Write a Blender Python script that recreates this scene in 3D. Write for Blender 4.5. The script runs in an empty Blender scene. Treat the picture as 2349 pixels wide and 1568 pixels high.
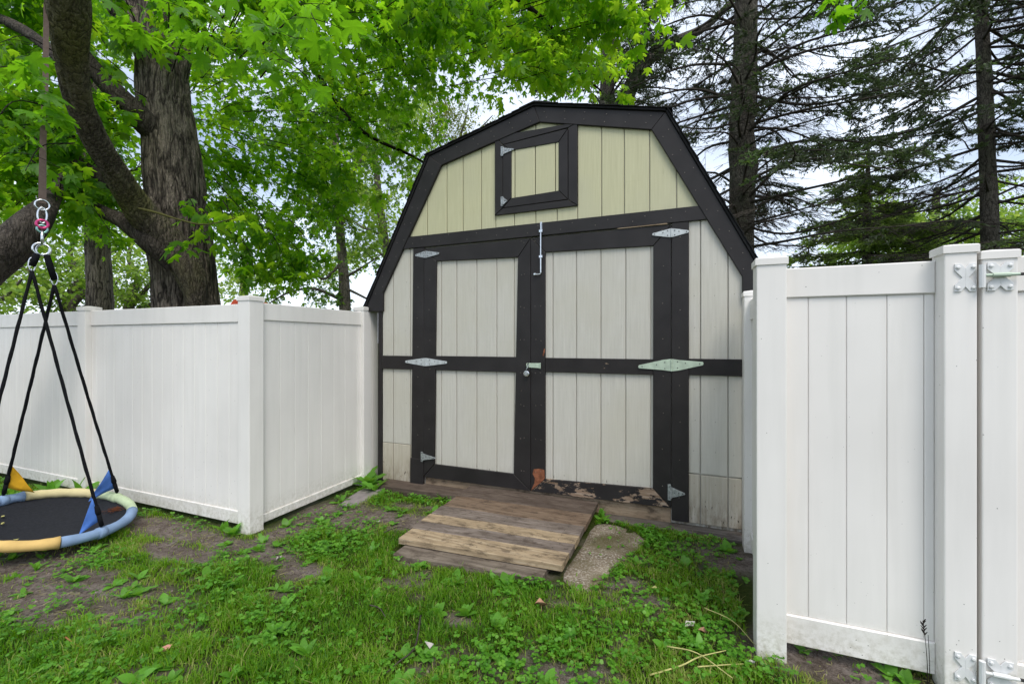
import bpy, bmesh, math, random
import numpy as np
from mathutils import Vector, Matrix

rng = np.random.default_rng(11)
random.seed(11)
C = bpy.context.scene.collection
S = bpy.context.scene

# ------------------------------------------------------------------ camera, sky, sun, exposure
YAW = math.radians(21.6); EYE = 1.5
cam_d = bpy.data.cameras.new('camera'); cam = bpy.data.objects.new('camera', cam_d); C.objects.link(cam)
cam_d.sensor_width = 36; cam_d.lens = 15.6; cam_d.clip_start = 0.05; cam_d.clip_end = 2000
cam.location = (0, 0, EYE); cam.rotation_euler = (math.radians(90), 0, YAW)
S.camera = cam

SUN_EL, SUN_AZ = 57.0, 140.0      # elevation; azimuth clockwise from +Y
w = bpy.data.worlds.new('World'); S.world = w; w.use_nodes = True
nt = w.node_tree; nt.nodes.clear()
def wn(t): return nt.nodes.new(t)
sky = wn('ShaderNodeTexSky'); sky.sky_type = 'NISHITA'; sky.sun_disc = False
sky.sun_elevation = math.radians(SUN_EL); sky.sun_rotation = math.radians(SUN_AZ)
sky.air_density = 1.0; sky.dust_density = 1.5; sky.ozone_density = 1.0
tc = wn('ShaderNodeTexCoord'); nz = wn('ShaderNodeTexNoise'); nz.inputs['Scale'].default_value = 2.2; nz.inputs['Detail'].default_value = 5
mp = wn('ShaderNodeMapping'); mp.inputs['Scale'].default_value = (1, 1, 2.6)
cr = wn('ShaderNodeValToRGB'); cr.color_ramp.elements[0].position = .36; cr.color_ramp.elements[0].color = (.20, .20, .20, 1)
cr.color_ramp.elements[1].position = .66; cr.color_ramp.elements[1].color = (.92, .92, .92, 1)
mx = wn('ShaderNodeMix'); mx.data_type = 'RGBA'; mx.inputs[7].default_value = (8.0, 8.7, 9.8, 1)
bg = wn('ShaderNodeBackground'); bg.inputs['Strength'].default_value = 0.1; ow = wn('ShaderNodeOutputWorld')
L = nt.links.new
L(tc.outputs['Generated'], mp.inputs[0]); L(mp.outputs[0], nz.inputs['Vector']); L(nz.outputs['Fac'], cr.inputs[0])
sz_ = wn('ShaderNodeSeparateXYZ'); hr = wn('ShaderNodeMapRange'); hr.inputs[1].default_value = .02; hr.inputs[2].default_value = .42; hr.inputs[3].default_value = .97; hr.inputs[4].default_value = 0
mm = wn('ShaderNodeMath'); mm.operation = 'MAXIMUM'
L(tc.outputs['Generated'], sz_.inputs[0]); L(sz_.outputs[2], hr.inputs[0]); L(hr.outputs[0], mm.inputs[0]); L(cr.outputs[0], mm.inputs[1]); L(mm.outputs[0], mx.inputs[0]); L(sky.outputs[0], mx.inputs[6]); L(mx.outputs[2], bg.inputs[0]); L(bg.outputs[0], ow.inputs[0])

sd = bpy.data.lights.new('sun', 'SUN'); sun = bpy.data.objects.new('sun', sd); C.objects.link(sun)
sd.energy = 1.5; sd.angle = math.radians(27); sd.color = (1, .95, .86)
az = math.radians(SUN_AZ); el = math.radians(SUN_EL)
sdir = Vector((math.sin(az)*math.cos(el), math.cos(az)*math.cos(el), math.sin(el)))
sun.rotation_euler = (-sdir).to_track_quat('-Z', 'Y').to_euler()
S.view_settings.view_transform = 'Standard'; S.view_settings.look = 'None'
S.view_settings.exposure = 0.79; S.view_settings.gamma = 1.0; S.view_settings.use_curve_mapping = False

# ------------------------------------------------------------------ helpers
FW = Vector((-math.sin(YAW), math.cos(YAW), 0)); RT = Vector((math.cos(YAW), math.sin(YAW), 0))
def at(px, py, d):
    """world point seen from the survey station towards (px, py) at depth d (survey sheet 2349 wide)"""
    u = (px-1174.5)/1018; v = -(py-784)/1018
    return Vector((0, 0, EYE)) + d*(FW+u*RT) + Vector((0, 0, v*d))

def tag(o, label=None, cat=None, group=None, kind=None):
    if label: o['label'] = label
    if cat: o['category'] = cat
    if group: o['group'] = group
    if kind: o['kind'] = kind
    return o
def empty(name, loc, label, cat, group=None):
    o = bpy.data.objects.new(name, None); C.objects.link(o); o.location = loc; o.empty_display_size = .1
    tag(o, label, cat, group); o['origin'] = list(loc); return o
def root_loc(p):
    l = Vector((0, 0, 0))
    while p is not None: l += Vector(p.location); p = p.parent
    return l
def link(name, me, m, parent=None, world=True):
    o = bpy.data.objects.new(name, me); C.objects.link(o)
    if m and not me.materials: me.materials.append(m)
    if parent is not None:
        o.parent = parent
        if world: o.location = -root_loc(parent)
    return o

class MB:
    def __init__(s): s.bm = bmesh.new()
    def quadring(s, a, b):
        n = len(a)
        for i in range(n):
            j = (i+1) % n
            s.bm.faces.new((a[i], a[j], b[j], b[i]))
    def box(s, x0, x1, y0, y1, z0, z1, M=None):
        v = [s.bm.verts.new((Vector(p) if M is None else M @ Vector(p))) for p in
             ((x0,y0,z0),(x1,y0,z0),(x1,y1,z0),(x0,y1,z0),(x0,y0,z1),(x1,y0,z1),(x1,y1,z1),(x0,y1,z1))]
        for f in ((0,3,2,1),(4,5,6,7),(0,1,5,4),(1,2,6,5),(2,3,7,6),(3,0,4,7)): s.bm.faces.new([v[i] for i in f])
        return s
    def slab(s, poly, y0, y1, ch=.003, f=None):
        """convex polygon (u,z) extruded from y0 (front, chamfered) to y1; f maps (u,y,z) to world"""
        f = f or (lambda u, y, z: (u, y, z))
        n = len(poly); P = [Vector(p) for p in poly]
        area = sum(P[i].x*P[(i+1)%n].y-P[(i+1)%n].x*P[i].y for i in range(n))
        if area < 0: P = P[::-1]
        I = inset(P, ch) if ch else P
        a = [s.bm.verts.new(f(p.x, y0, p.y)) for p in I]
        s.bm.faces.new(a)
        if ch:
            sg = 1 if y1 > y0 else -1
            b = [s.bm.verts.new(f(p.x, y0+sg*ch, p.y)) for p in P]; s.quadring(b, a)
        else: b = a
        c = [s.bm.verts.new(f(p.x, y1, p.y)) for p in P]
        s.quadring(c, b); s.bm.faces.new(c[::-1])
        return s
    def tube(s, pts, rad, n=8, cap=True, closed=False):
        pts = [Vector(p) for p in pts]; m = len(pts)
        rad = [float(r) for r in rad] if hasattr(rad, "__len__") else [rad]*m
        rings = []; up = None
        for i in range(m):
            t = (pts[(i+1) % m] if (closed or i < m-1) else pts[i])-(pts[i-1] if (closed or i > 0) else pts[i])
            t.normalize()
            if up is None:
                up = Vector((0,0,1)) if abs(t.z) < .9 else Vector((1,0,0))
            x = (up-t*up.dot(t)).normalized(); y = t.cross(x); up = x
            rings.append([s.bm.verts.new(pts[i]+rad[i]*(math.cos(k*2*math.pi/n)*x+math.sin(k*2*math.pi/n)*y)) for k in range(n)])
        for i in range(m if closed else m-1): s.quadring(rings[i], rings[(i+1) % m])
        if cap and not closed:
            s.bm.faces.new(rings[0][::-1]); s.bm.faces.new(rings[-1])
        return s
    def lathe(s, c, prof, n=12, M=None):
        rings = [[s.bm.verts.new((M or Matrix()) @ Vector((r*math.cos(k*2*math.pi/n), r*math.sin(k*2*math.pi/n), z))+Vector(c)) for k in range(n)] for r, z in prof]
        for a, b in zip(rings, rings[1:]): s.quadring(a, b)
        s.bm.faces.new(rings[0][::-1]); s.bm.faces.new(rings[-1]); return s
    def build(s, name, m, parent=None, smooth=False, bevel=0, world=True):
        if bevel:
            bmesh.ops.bevel(s.bm, geom=s.bm.edges[:], offset=bevel, segments=2, affect='EDGES', profile=.6, clamp_overlap=True)
        bmesh.ops.recalc_face_normals(s.bm, faces=s.bm.faces)
        if smooth:
            for f in s.bm.faces: f.smooth = True
        me = bpy.data.meshes.new(name); s.bm.to_mesh(me); s.bm.free()
        return link(name, me, m, parent, world)

def inset(P, d):
    n = len(P); out = []
    for i in range(n):
        a, b, c = P[i-1], P[i], P[(i+1) % n]
        e1 = (b-a).normalized(); e2 = (c-b).normalized()
        n1 = Vector((-e1.y, e1.x)); n2 = Vector((-e2.y, e2.x))
        k = 1+n1.dot(n2)
        out.append(b+(n1+n2)*d/max(k, .3))
    return out
def clip(poly, a, b, c):
    """keep a*x+b*z<=c"""
    out = []; n = len(poly)
    for i in range(n):
        p, q = poly[i], poly[(i+1) % n]; dp = a*p[0]+b*p[1]-c; dq = a*q[0]+b*q[1]-c
        if dp <= 0: out.append(p)
        if dp*dq < 0:
            t = dp/(dp-dq); out.append((p[0]+t*(q[0]-p[0]), p[1]+t*(q[1]-p[1])))
    return out
def cclip(poly, conv):
    n = len(conv)
    for i in range(n):
        (x0, z0), (x1, z1) = conv[i], conv[(i+1) % n]      # ccw
        poly = clip(poly, z1-z0, -(x1-x0), (z1-z0)*x0-(x1-x0)*z0)
        if len(poly) < 3: return []
    return poly
def rect(x0, x1, z0, z1): return [(x0, z0), (x1, z0), (x1, z1), (x0, z1)]

def fast_mesh(name, v, f, tint=None, smooth=False):
    v = np.ascontiguousarray(v, np.float32); f = np.ascontiguousarray(f, np.int32)
    me = bpy.data.meshes.new(name); k = f.shape[1]
    me.vertices.add(len(v)); me.vertices.foreach_set('co', v.ravel())
    me.loops.add(f.size); me.loops.foreach_set('vertex_index', f.ravel())
    me.polygons.add(len(f)); me.polygons.foreach_set('loop_start', np.arange(0, f.size, k, dtype=np.int32))
    if smooth: me.polygons.foreach_set('use_smooth', np.ones(len(f), bool))
    me.update(calc_edges=True)
    if tint is not None:
        me.attributes.new('tint', 'FLOAT', 'POINT').data.foreach_set('value', np.ascontiguousarray(tint, np.float32))
    return me

# value noise, vectorised
_perm = rng.random((64, 64, 64))
def vnoise(p):
    p = np.asarray(p, float); i = np.floor(p).astype(int); f = p-i; f = f*f*(3-2*f); r = 0
    for dx in (0, 1):
        for dy in (0, 1):
            for dz in (0, 1):
                wgt = (f[..., 0] if dx else 1-f[..., 0])*(f[..., 1] if dy else 1-f[..., 1])*(f[..., 2] if dz else 1-f[..., 2])
                r = r+wgt*_perm[(i[..., 0]+dx) & 63, (i[..., 1]+dy) & 63, (i[..., 2]+dz) & 63]
    return r

# ------------------------------------------------------------------ materials
def lin(h):
    h = h.lstrip('#'); c = [int(h[i:i+2], 16)/255 for i in (0, 2, 4)]
    return tuple((x/12.92 if x < .04045 else ((x+.055)/1.055)**2.4) for x in c)+(1,)
class NT:
    def __init__(s, name):
        s.m = bpy.data.materials.new(name); s.m.use_nodes = True; s.t = s.m.node_tree; s.t.nodes.clear()
        s.out = s.n('ShaderNodeOutputMaterial')
    def n(s, t, **k):
        o = s.t.nodes.new(t)
        for a, b in k.items(): setattr(o, a, b)
        return o
    def l(s, a, b): s.t.links.new(a, b)
    def coord(s, scale=(1,1,1), rand=True):
        tc = s.n('ShaderNodeTexCoord'); mp = s.n('ShaderNodeMapping'); mp.inputs['Scale'].default_value = scale
        s.l(tc.outputs['Object'], mp.inputs[0])
        if rand:
            oi = s.n('ShaderNodeObjectInfo'); ml = s.n('ShaderNodeMath', operation='MULTIPLY'); ml.inputs[1].default_value = 37.0
            s.l(oi.outputs['Random'], ml.inputs[0]); s.l(ml.outputs[0], mp.inputs['Location'])
        return mp.outputs[0]
    def noise(s, vec, scale, detail=4, rough=.55):
        o = s.n('ShaderNodeTexNoise'); o.inputs['Scale'].default_value = scale; o.inputs['Detail'].default_value = detail; o.inputs['Roughness'].default_value = rough
        s.l(vec, o.inputs['Vector']); return o.outputs['Fac']
    def ramp(s, fac, stops):
        o = s.n('ShaderNodeValToRGB'); e = o.color_ramp.elements
        while len(e) < len(stops): e.new(.5)
        for q, (p, c) in zip(e, stops):
            q.position = p; q.color = c if hasattr(c, '__len__') else (c, c, c, 1)
        s.l(fac, o.inputs[0]); return o.outputs[0]
    def mix(s, fac, a, b, mode='MIX'):
        o = s.n('ShaderNodeMix', data_type='RGBA', blend_type=mode)
        for i, x in ((0, fac), (6, a), (7, b)):
            if hasattr(x, 'is_linked') or hasattr(x, 'links'): s.l(x, o.inputs[i])
            elif i == 0: o.inputs[0].default_value = x
            else: o.inputs[i].default_value = x
        return o.outputs[2]
    def bsdf(s, col, rough=.6, metal=0, bump=None, bstr=.3, bdist=.01, spec=.5):
        b = s.n('ShaderNodeBsdfPrincipled')
        if hasattr(col, 'links'): s.l(col, b.inputs['Base Color'])
        else: b.inputs['Base Color'].default_value = col
        if hasattr(rough, 'links'): s.l(rough, b.inputs['Roughness'])
        else: b.inputs['Roughness'].default_value = rough
        b.inputs['Metallic'].default_value = metal; b.inputs['Specular IOR Level'].default_value = spec
        if bump is not None:
            bp = s.n('ShaderNodeBump'); bp.inputs['Strength'].default_value = bstr; bp.inputs['Distance'].default_value = bdist
            s.l(bump, bp.inputs['Height']); s.l(bp.outputs[0], b.inputs['Normal'])
        s.l(b.outputs[0], s.out.inputs[0]); return s.m

def specks(t, scale, thr, dens_noise=None):
    vo = t.n('ShaderNodeTexVoronoi'); vo.inputs['Scale'].default_value = scale
    return vo

def m_vinyl():
    t = NT('white_vinyl'); v = t.coord(rand=False)
    big = t.noise(v, 1.3, 3)
    col = t.ramp(big, [(.3, lin('#ddd9d4')), (.7, lin('#e8e4df'))])
    st = t.coord((9, 9, .7), rand=True); streak = t.noise(st, 1.6, 4)
    col = t.mix(t.ramp(streak, [(.45, 0), (.75, .35)]), col, lin('#cfccc6'))
    # splashed soil specks: sparse everywhere, more of them near the ground
    geo = t.n('ShaderNodeNewGeometry'); sx = t.n('ShaderNodeSeparateXYZ'); t.l(geo.outputs['Position'], sx.inputs[0])
    mr = t.n('ShaderNodeMapRange'); mr.inputs[1].default_value = .7; mr.inputs[2].default_value = .02; mr.inputs[3].default_value = .0; mr.inputs[4].default_value = .6
    t.l(sx.outputs[2], mr.inputs[0])
    for sc, base, ss in ((15, .17, .05), (46, .10, .11)):
        vo = t.n('ShaderNodeTexVoronoi'); vo.inputs['Scale'].default_value = sc; t.l(v, vo.inputs['Vector'])
        sp = t.n('ShaderNodeSeparateColor'); t.l(vo.outputs['Color'], sp.inputs[0])
        thr = t.n('ShaderNodeMath', operation='ADD'); thr.inputs[1].default_value = base; t.l(mr.outputs[0], thr.inputs[0])
        lt = t.n('ShaderNodeMath', operation='LESS_THAN'); t.l(sp.outputs[0], lt.inputs[0]); t.l(thr.outputs[0], lt.inputs[1])
        sz = t.n('ShaderNodeMath', operation='MULTIPLY'); sz.inputs[1].default_value = ss; t.l(sp.outputs[1], sz.inputs[0])
        d = t.n('ShaderNodeMath', operation='LESS_THAN'); t.l(vo.outputs['Distance'], d.inputs[0]); t.l(sz.outputs[0], d.inputs[1])
        a = t.n('ShaderNodeMath', operation='MULTIPLY'); t.l(lt.outputs[0], a.inputs[0]); t.l(d.outputs[0], a.inputs[1])
        a2 = t.n('ShaderNodeMath', operation='MULTIPLY'); t.l(a.outputs[0], a2.inputs[0]); a2.inputs[1].default_value = .75
        col = t.mix(a2.outputs[0], col, lin('#4a443a'))
    # green-brown grime film at the foot
    m2 = t.n('ShaderNodeMapRange'); m2.inputs[1].default_value = .24; m2.inputs[2].default_value = .0; m2.inputs[4].default_value = .95; t.l(sx.outputs[2], m2.inputs[0])
    gn = t.ramp(t.noise(v, 34, 6, .7), [(.42, 0), (.72, 1)])
    gm = t.n('ShaderNodeMath', operation='MULTIPLY'); t.l(m2.outputs[0], gm.inputs[0]); t.l(gn, gm.inputs[1])
    col = t.mix(gm.outputs[0], col, lin('#9a937c'))
    return t.bsdf(col, .38, bump=streak, bstr=.04, bdist=.004, spec=.4)
def m_siding(name, c1, c2, c3):
    t = NT(name); g = t.coord((26, 26, 1.1)); n1 = t.noise(g, 3, 5, .62)
    col = t.ramp(n1, [(.3, c1), (.68, c2)])
    blot = t.noise(t.coord((1,1,1), False), 2.2, 4); col = t.mix(t.ramp(blot, [(.4, 0), (.75, .6)]), col, c3)
    h = t.noise(t.coord((1.2, 1.2, 60)), 1.4, 3); col = t.mix(t.ramp(h, [(.55, 0), (.75, .3)]), col, c1)
    # hairline cracks that follow the grain
    ck = t.noise(t.coord((60, 60, 2.0)), 2.2, 3, .5); pat = t.noise(t.coord((1,1,1)), 3.0, 3)
    ckm = t.n('ShaderNodeMath', operation='MULTIPLY'); t.l(t.ramp(ck, [(.70, 0), (.76, 1)]), ckm.inputs[0]); t.l(t.ramp(pat, [(.48, 0), (.66, .7)]), ckm.inputs[1])
    col = t.mix(ckm.outputs[0], col, lin('#5d574c'))
    # bare scuffs
    sc = t.noise(t.coord((8, 8, 5)), 1.6, 6, .7); col = t.mix(t.ramp(sc, [(.735, 0), (.76, .8)]), col, lin('#7d7260'))
    geo = t.n('ShaderNodeNewGeometry'); sx = t.n('ShaderNodeSeparateXYZ'); t.l(geo.outputs['Position'], sx.inputs[0])
    mr = t.n('ShaderNodeMapRange'); mr.inputs[1].default_value = .34; mr.inputs[2].default_value = .04; mr.inputs[3].default_value = 0; mr.inputs[4].default_value = 1; t.l(sx.outputs[2], mr.inputs[0])
    gn = t.ramp(t.noise(t.coord((16, 16, 4)), 1.5, 6, .7), [(.40, 0), (.68, 1)]); gm = t.n('ShaderNodeMath', operation='MULTIPLY'); t.l(mr.outputs[0], gm.inputs[0]); t.l(gn, gm.inputs[1])
    col = t.mix(gm.outputs[0], col, lin('#6b5c48'))
    fk = t.ramp(t.noise(t.coord((45, 45, 14)), 1.5, 3, .6), [(.665, 0), (.69, 1)]); fm = t.n('ShaderNodeMath', operation='MULTIPLY'); t.l(fk, fm.inputs[0])
    mr2 = t.n('ShaderNodeMapRange'); mr2.inputs[1].default_value = .36; mr2.inputs[2].default_value = .27; t.l(sx.outputs[2], mr2.inputs[0]); t.l(mr2.outputs[0], fm.inputs[1])
    col = t.mix(fm.outputs[0], col, lin('#37322d'))
    return t.bsdf(col, .72, bump=n1, bstr=.35, bdist=.004, spec=.25)
def m_trim(name='dark_trim_paint', peel=None):
    t = NT(name); n0 = t.noise(t.coord((1,1,1)), 5, 5); g = t.noise(t.coord((7, 7, 7)), 3, 6, .7)
    col = t.ramp(n0, [(.3, lin('#1e1b1b')), (.7, lin('#292626'))])
    chip = t.noise(t.coord((10, 10, 10)), 2.2, 6, .72)
    if peel:
        pn = t.noise(t.coord((3.2, 8, 9)), 1.5, 6, .68)
        wood = t.ramp(t.noise(t.coord((3, 40, 40)), 1.5, 4), [(.3, lin('#6d5845')), (.55, lin('#8e7a68')), (.75, lin('#a89a8b'))])
        k = t.ramp(pn, [(peel, 0), (peel+.02, 1)])
        col = t.mix(k, col, wood)
        b = t.n('ShaderNodeMath', operation='SUBTRACT'); b.inputs[0].default_value = 1; t.l(k, b.inputs[1])
        return t.bsdf(col, .65, bump=b.outputs[0], bstr=.6, bdist=.002, spec=.3)
    col = t.mix(t.ramp(chip, [(.715, 0), (.73, 1)]), col, lin('#8d8168'))
    return t.bsdf(col, .5, bump=g, bstr=.22, bdist=.003, spec=.3)
def m_wood(name, c1, c2, c3, knots=True):
    t = NT(name); v = t.coord((1.2, 22, 22)); g = t.noise(v, 2.2, 6, .65)
    col = t.ramp(g, [(.3, c1), (.5, c2), (.72, c3)])
    w2 = t.noise(t.coord((2.2, 5, 5)), 1.6, 5); col = t.mix(t.ramp(w2, [(.45, 0), (.72, .75)]), col, c1)
    fl = t.noise(t.coord((1.4, 75, 75)), 2.0, 4, .6); col = t.mix(t.ramp(fl, [(.60, 0), (.70, .55)]), col, lin('#3a322b'))
    gr = t.noise(t.coord((3.2, 7, 7)), 2.6, 7, .72); col = t.mix(t.ramp(gr, [(.36, .75), (.5, 0)]), col, lin('#40362e')); col = t.mix(t.ramp(gr, [(.56, 0), (.72, .45)]), col, c3)
    if knots:
        vo = t.n('ShaderNodeTexVoronoi'); vo.inputs['Scale'].default_value = 3.2; t.l(t.coord((1, 2.2, 2.2)), vo.inputs['Vector'])
        col = t.mix(t.ramp(vo.outputs['Distance'], [(.05, .8), (.15, 0)]), col, lin('#4b3b2d'))
    return t.bsdf(col, .85, bump=fl, bstr=.5, bdist=.003, spec=.15)
def m_plain(name, c, rough=.5, metal=0, var=.25, sc=12, spec=.5, c2=None, bstr=.1):
    t = NT(name); n0 = t.noise(t.coord((1,1,1)), sc, 5)
    c2 = c2 or tuple(x*(1-var) for x in c[:3])+(1,)
    return t.bsdf(t.ramp(n0, [(.35, c2), (.65, c)]), rough, metal, bump=n0, bstr=bstr, bdist=.003, spec=spec)
def m_bark(name, c1, c2, c3, sc=1.0, moss=None, zs=.13, deep=.5):
    t = NT(name); v = t.coord((1, 1, zs), False); v2 = t.coord((1, 1, .5), False)
    wn_ = t.n('ShaderNodeTexNoise'); wn_.inputs['Scale'].default_value = 3*sc; wn_.inputs['Detail'].default_value = 3; t.l(v2, wn_.inputs['Vector'])
    scl = t.n('ShaderNodeVectorMath', operation='SCALE'); scl.inputs['Scale'].default_value = .14/sc; t.l(wn_.outputs['Color'], scl.inputs[0])
    mp = t.n('ShaderNodeVectorMath', operation='ADD'); t.l(v, mp.inputs[0]); t.l(scl.outputs[0], mp.inputs[1])
    def ridge(scale):
        n = t.noise(mp.outputs[0], scale, 2, .5); a = t.n('ShaderNodeMath', operation='SUBTRACT'); a.inputs[1].default_value = .5; t.l(n, a.inputs[0])
        b = t.n('ShaderNodeMath', operation='ABSOLUTE'); t.l(a.outputs[0], b.inputs[0]); return b.outputs[0]
    r1 = ridge(12*sc); r2 = ridge(27*sc); fine = t.noise(t.coord((1, 1, .4), False), 60*sc, 5, .7); pat = t.noise(t.coord((1, 1, .5), False), 2.2, 4)
    col = t.ramp(fine, [(.3, c1), (.5, c2), (.72, c3)])
    col = t.mix(t.ramp(pat, [(.4, 0), (.7, .6)]), col, c3)
    if moss:
        col = t.mix(t.ramp(t.noise(t.coord((1,1,.6), False), 2.3, 5), [(.44, 0), (.68, .8)]), col, moss)
    cn = t.noise(v2, 19*sc, 2, .5); ca = t.n('ShaderNodeMath', operation='SUBTRACT'); ca.inputs[1].default_value = .5; t.l(cn, ca.inputs[0]); cb_ = t.n('ShaderNodeMath', operation='ABSOLUTE'); t.l(ca.outputs[0], cb_.inputs[0])
    col = t.mix(t.ramp(cb_.outputs[0], [(0, deep*.7), (.03, 0)]), col, lin('#221d19'))
    col = t.mix(t.ramp(t.noise(v2, 1.3, 3), [(.5, 0), (.72, .5)]), col, c1)
    k1 = t.ramp(r1, [(.0, deep*1.6), (.075, 0)]); k2 = t.ramp(r2, [(0, deep), (.05, 0)])
    dk = lin('#171310'); col = t.mix(k1, col, dk); col = t.mix(k2, col, dk)
    h1 = t.ramp(r1, [(0, 0), (.16, 1)]); h2 = t.ramp(r2, [(0, 0), (.12, .45)])
    ad = t.n('ShaderNodeMath', operation='ADD'); t.l(h1, ad.inputs[0]); t.l(h2, ad.inputs[1])
    f2 = t.n('ShaderNodeMath', operation='MULTIPLY_ADD'); f2.inputs[1].default_value = .35; t.l(fine, f2.inputs[0]); t.l(ad.outputs[0], f2.inputs[2])
    return t.bsdf(col, .9, bump=f2.outputs[0], bstr=.9, bdist=.022/sc, spec=.2)
def m_leaf(name, stops, tstops, tw=.5, rough=.45, spec=.35):
    t = NT(name); at_ = t.n('ShaderNodeAttribute', attribute_name='tint'); f = at_.outputs['Fac']
    d = t.ramp(f, [(i/(len(stops)-1), c) for i, c in enumerate(stops)])
    tr = t.ramp(f, [(i/(len(tstops)-1), c) for i, c in enumerate(tstops)])
    p = t.n('ShaderNodeBsdfPrincipled'); t.l(d, p.inputs['Base Color']); p.inputs['Roughness'].default_value = rough; p.inputs['Specular IOR Level'].default_value = spec
    q = t.n('ShaderNodeBsdfTranslucent'); t.l(tr, q.inputs[0])
    ms = t.n('ShaderNodeMixShader'); ms.inputs[0].default_value = tw
    t.l(p.outputs[0], ms.inputs[1]); t.l(q.outputs[0], ms.inputs[2]); t.l(ms.outputs[0], t.out.inputs[0]); return t.m
def m_single_leaf(name, c, tr, tw=.5):
    t = NT(name); oi = t.n('ShaderNodeObjectInfo')
    d = t.ramp(oi.outputs['Random'], [(0, tuple(x*.7 for x in c[:3])+(1,)), (1, tuple(min(1, x*1.3) for x in c[:3])+(1,))])
    vn = t.noise(t.coord((1,1,1)), 25, 3); d = t.mix(t.ramp(vn, [(.4, 0), (.7, .35)]), d, tr)
    p = t.n('ShaderNodeBsdfPrincipled'); t.l(d, p.inputs['Base Color']); p.inputs['Roughness'].default_value = .45; p.inputs['Specular IOR Level'].default_value = .35
    q = t.n('ShaderNodeBsdfTranslucent'); q.inputs[0].default_value = tr
    ms = t.n('ShaderNodeMixShader'); ms.inputs[0].default_value = tw
    t.l(p.outputs[0], ms.inputs[1]); t.l(q.outputs[0], ms.inputs[2]); t.l(ms.outputs[0], t.out.inputs[0]); return t.m

VINYL = m_vinyl()
CREAM = m_siding('cream_siding_paint', lin('#b5b292'), lin('#c0bd9c'), lin('#b4b29a'))  # yellower tone for the gable and hatch boards
OFFWHITE = m_siding('offwhite_siding_paint', lin('#b4b1a8'), lin('#c1beb5'), lin('#b5b1a2'))  # greyer off-white tone for lower walls, doors and sheathing
WORN = m_siding('worn_siding_paint', lin('#aca596'), lin('#bdb7aa'), lin('#a79c88'))
TRIM = m_trim(); PEEL = m_trim('peeling_trim_paint', .535); PEEL_L = m_trim('chipped_trim_paint', .66)
RUSTY = m_plain('bare_primer_wood', lin('#8f5c44'), .8, var=.5, sc=30, spec=.1)
BAREWOOD = m_wood('bare_weathered_wood', lin('#7d6b57'), lin('#93816c'), lin('#a3937f'), False)
GALV = m_plain('galvanised_steel', lin('#b4b8ba'), .45, .6, .5, 55)
DULLGALV = m_plain('dull_zinc', lin('#c3c8ca'), .6, .25, .25, 24)
GREENZINC = m_plain('greenish_zinc', lin('#b9c9b6'), .6, .2, .2, 24)
CHROME = m_plain('polished_steel', lin('#d7dade'), .2, .95, .1, 30)
PINK = m_plain('anodised_pink', lin('#d0467e'), .3, .6, .2, 20)
TEAL = m_plain('anodised_teal', lin('#8fb9b4'), .3, .7, .2, 20)
BLACKMETAL = m_plain('blackened_bolt', lin('#2c2c2c'), .5, .5)
WHITEMETAL = m_plain('white_powder_coat', lin('#dcdcdb'), .4, 0, .08, 20)
TANW = m_wood('tan_plank', lin('#7c6c58'), lin('#9c896e'), lin('#b3a38b'))
GREYW = m_wood('grey_plank', lin('#595049'), lin('#736860'), lin('#8c827a'))
BROWNW = m_wood('brown_grey_plank', lin('#564639'), lin('#6f5e4f'), lin('#857463'))
DARKW = m_wood('dark_plank', lin('#443a34'), lin('#594e46'), lin('#6d6259'))
STEPW = m_wood('step_board_wood', lin('#574e46'), lin('#70665b'), lin('#887d71'), False)
SKIDW = m_wood('skid_timber', lin('#4a443f'), lin('#676059'), lin('#7e776f'), False)
STRAP = m_plain('brown_webbing', lin('#6e6059'), .9, 0, .2, 60, .1)
ROPE = m_plain('black_rope', lin('#17181b'), .9, 0, .4, 90, .1)
MATF = m_plain('black_mesh_fabric', lin('#25272d'), .8, 0, .35, 60, .2)
BLUEF = m_plain('faded_blue_fabric', lin('#8299b8'), .9, 0, .22, 9, .1, bstr=.9)
BLUEFLAG = m_plain('blue_flag_fabric', lin('#4f76bd'), .9, 0, .25, 14, .1)
YELF = m_plain('faded_yellow_fabric', lin('#cfc294'), .9, 0, .15, 9, .1, bstr=.9)
ORF = m_plain('orange_fabric', lin('#d2b070'), .9, 0, .2, 9, .1, bstr=.9)
GRNF = m_plain('faded_green_fabric', lin('#b8c8a4'), .9, 0, .22, 9, .1, bstr=.9)
YELFLAG = m_plain('yellow_flag_fabric', lin('#d9a52c'), .9, 0, .25, 14, .1)
SHING = m_plain('black_asphalt_shingle', lin('#2a2a2b'), .95, 0, .4, 70, .1)
CONC = None
BARK = m_bark('maple_bark', lin('#463f39'), lin('#6a6157'), lin('#978c7e'), 1.0, deep=.55)
BARKM = m_bark('mossy_limb_bark', lin('#3b362f'), lin('#575045'), lin('#7b7263'), 1.6, lin('#666536'), .3, .35)
BARKD = m_bark('dark_limb_bark', lin('#2f2b27'), lin('#453f39'), lin('#5f5850'), 1.6, None, .3, .4)
BARKS = m_bark('spruce_bark', lin('#46413b'), lin('#615b53'), lin('#7b746a'), 1.6, lin('#565a48'), .35, .45)
BARKG = m_bark('grey_bark', lin('#575048'), lin('#756e65'), lin('#8f877c'), 1.6, None, .25, .4)
TWIG = m_plain('dark_twig', lin('#2c2722'), .9, 0, .4, 30, .1)
GTWIG = m_plain('greenish_twig', lin('#5c5a33'), .8, 0, .3, 30, .1)
GREYTWIG = m_plain('dead_grey_twig', lin('#4d4741'), .9, 0, .4, 30, .1)
G = lambda r, g, b: (r, g, b, 1)
MAPLE = m_leaf('maple_leaf', [G(.035,.10,.008), G(.065,.18,.012), G(.12,.27,.02)], [G(.11,.32,.006), G(.30,.63,.012), G(.56,.84,.03)], .64)
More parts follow.
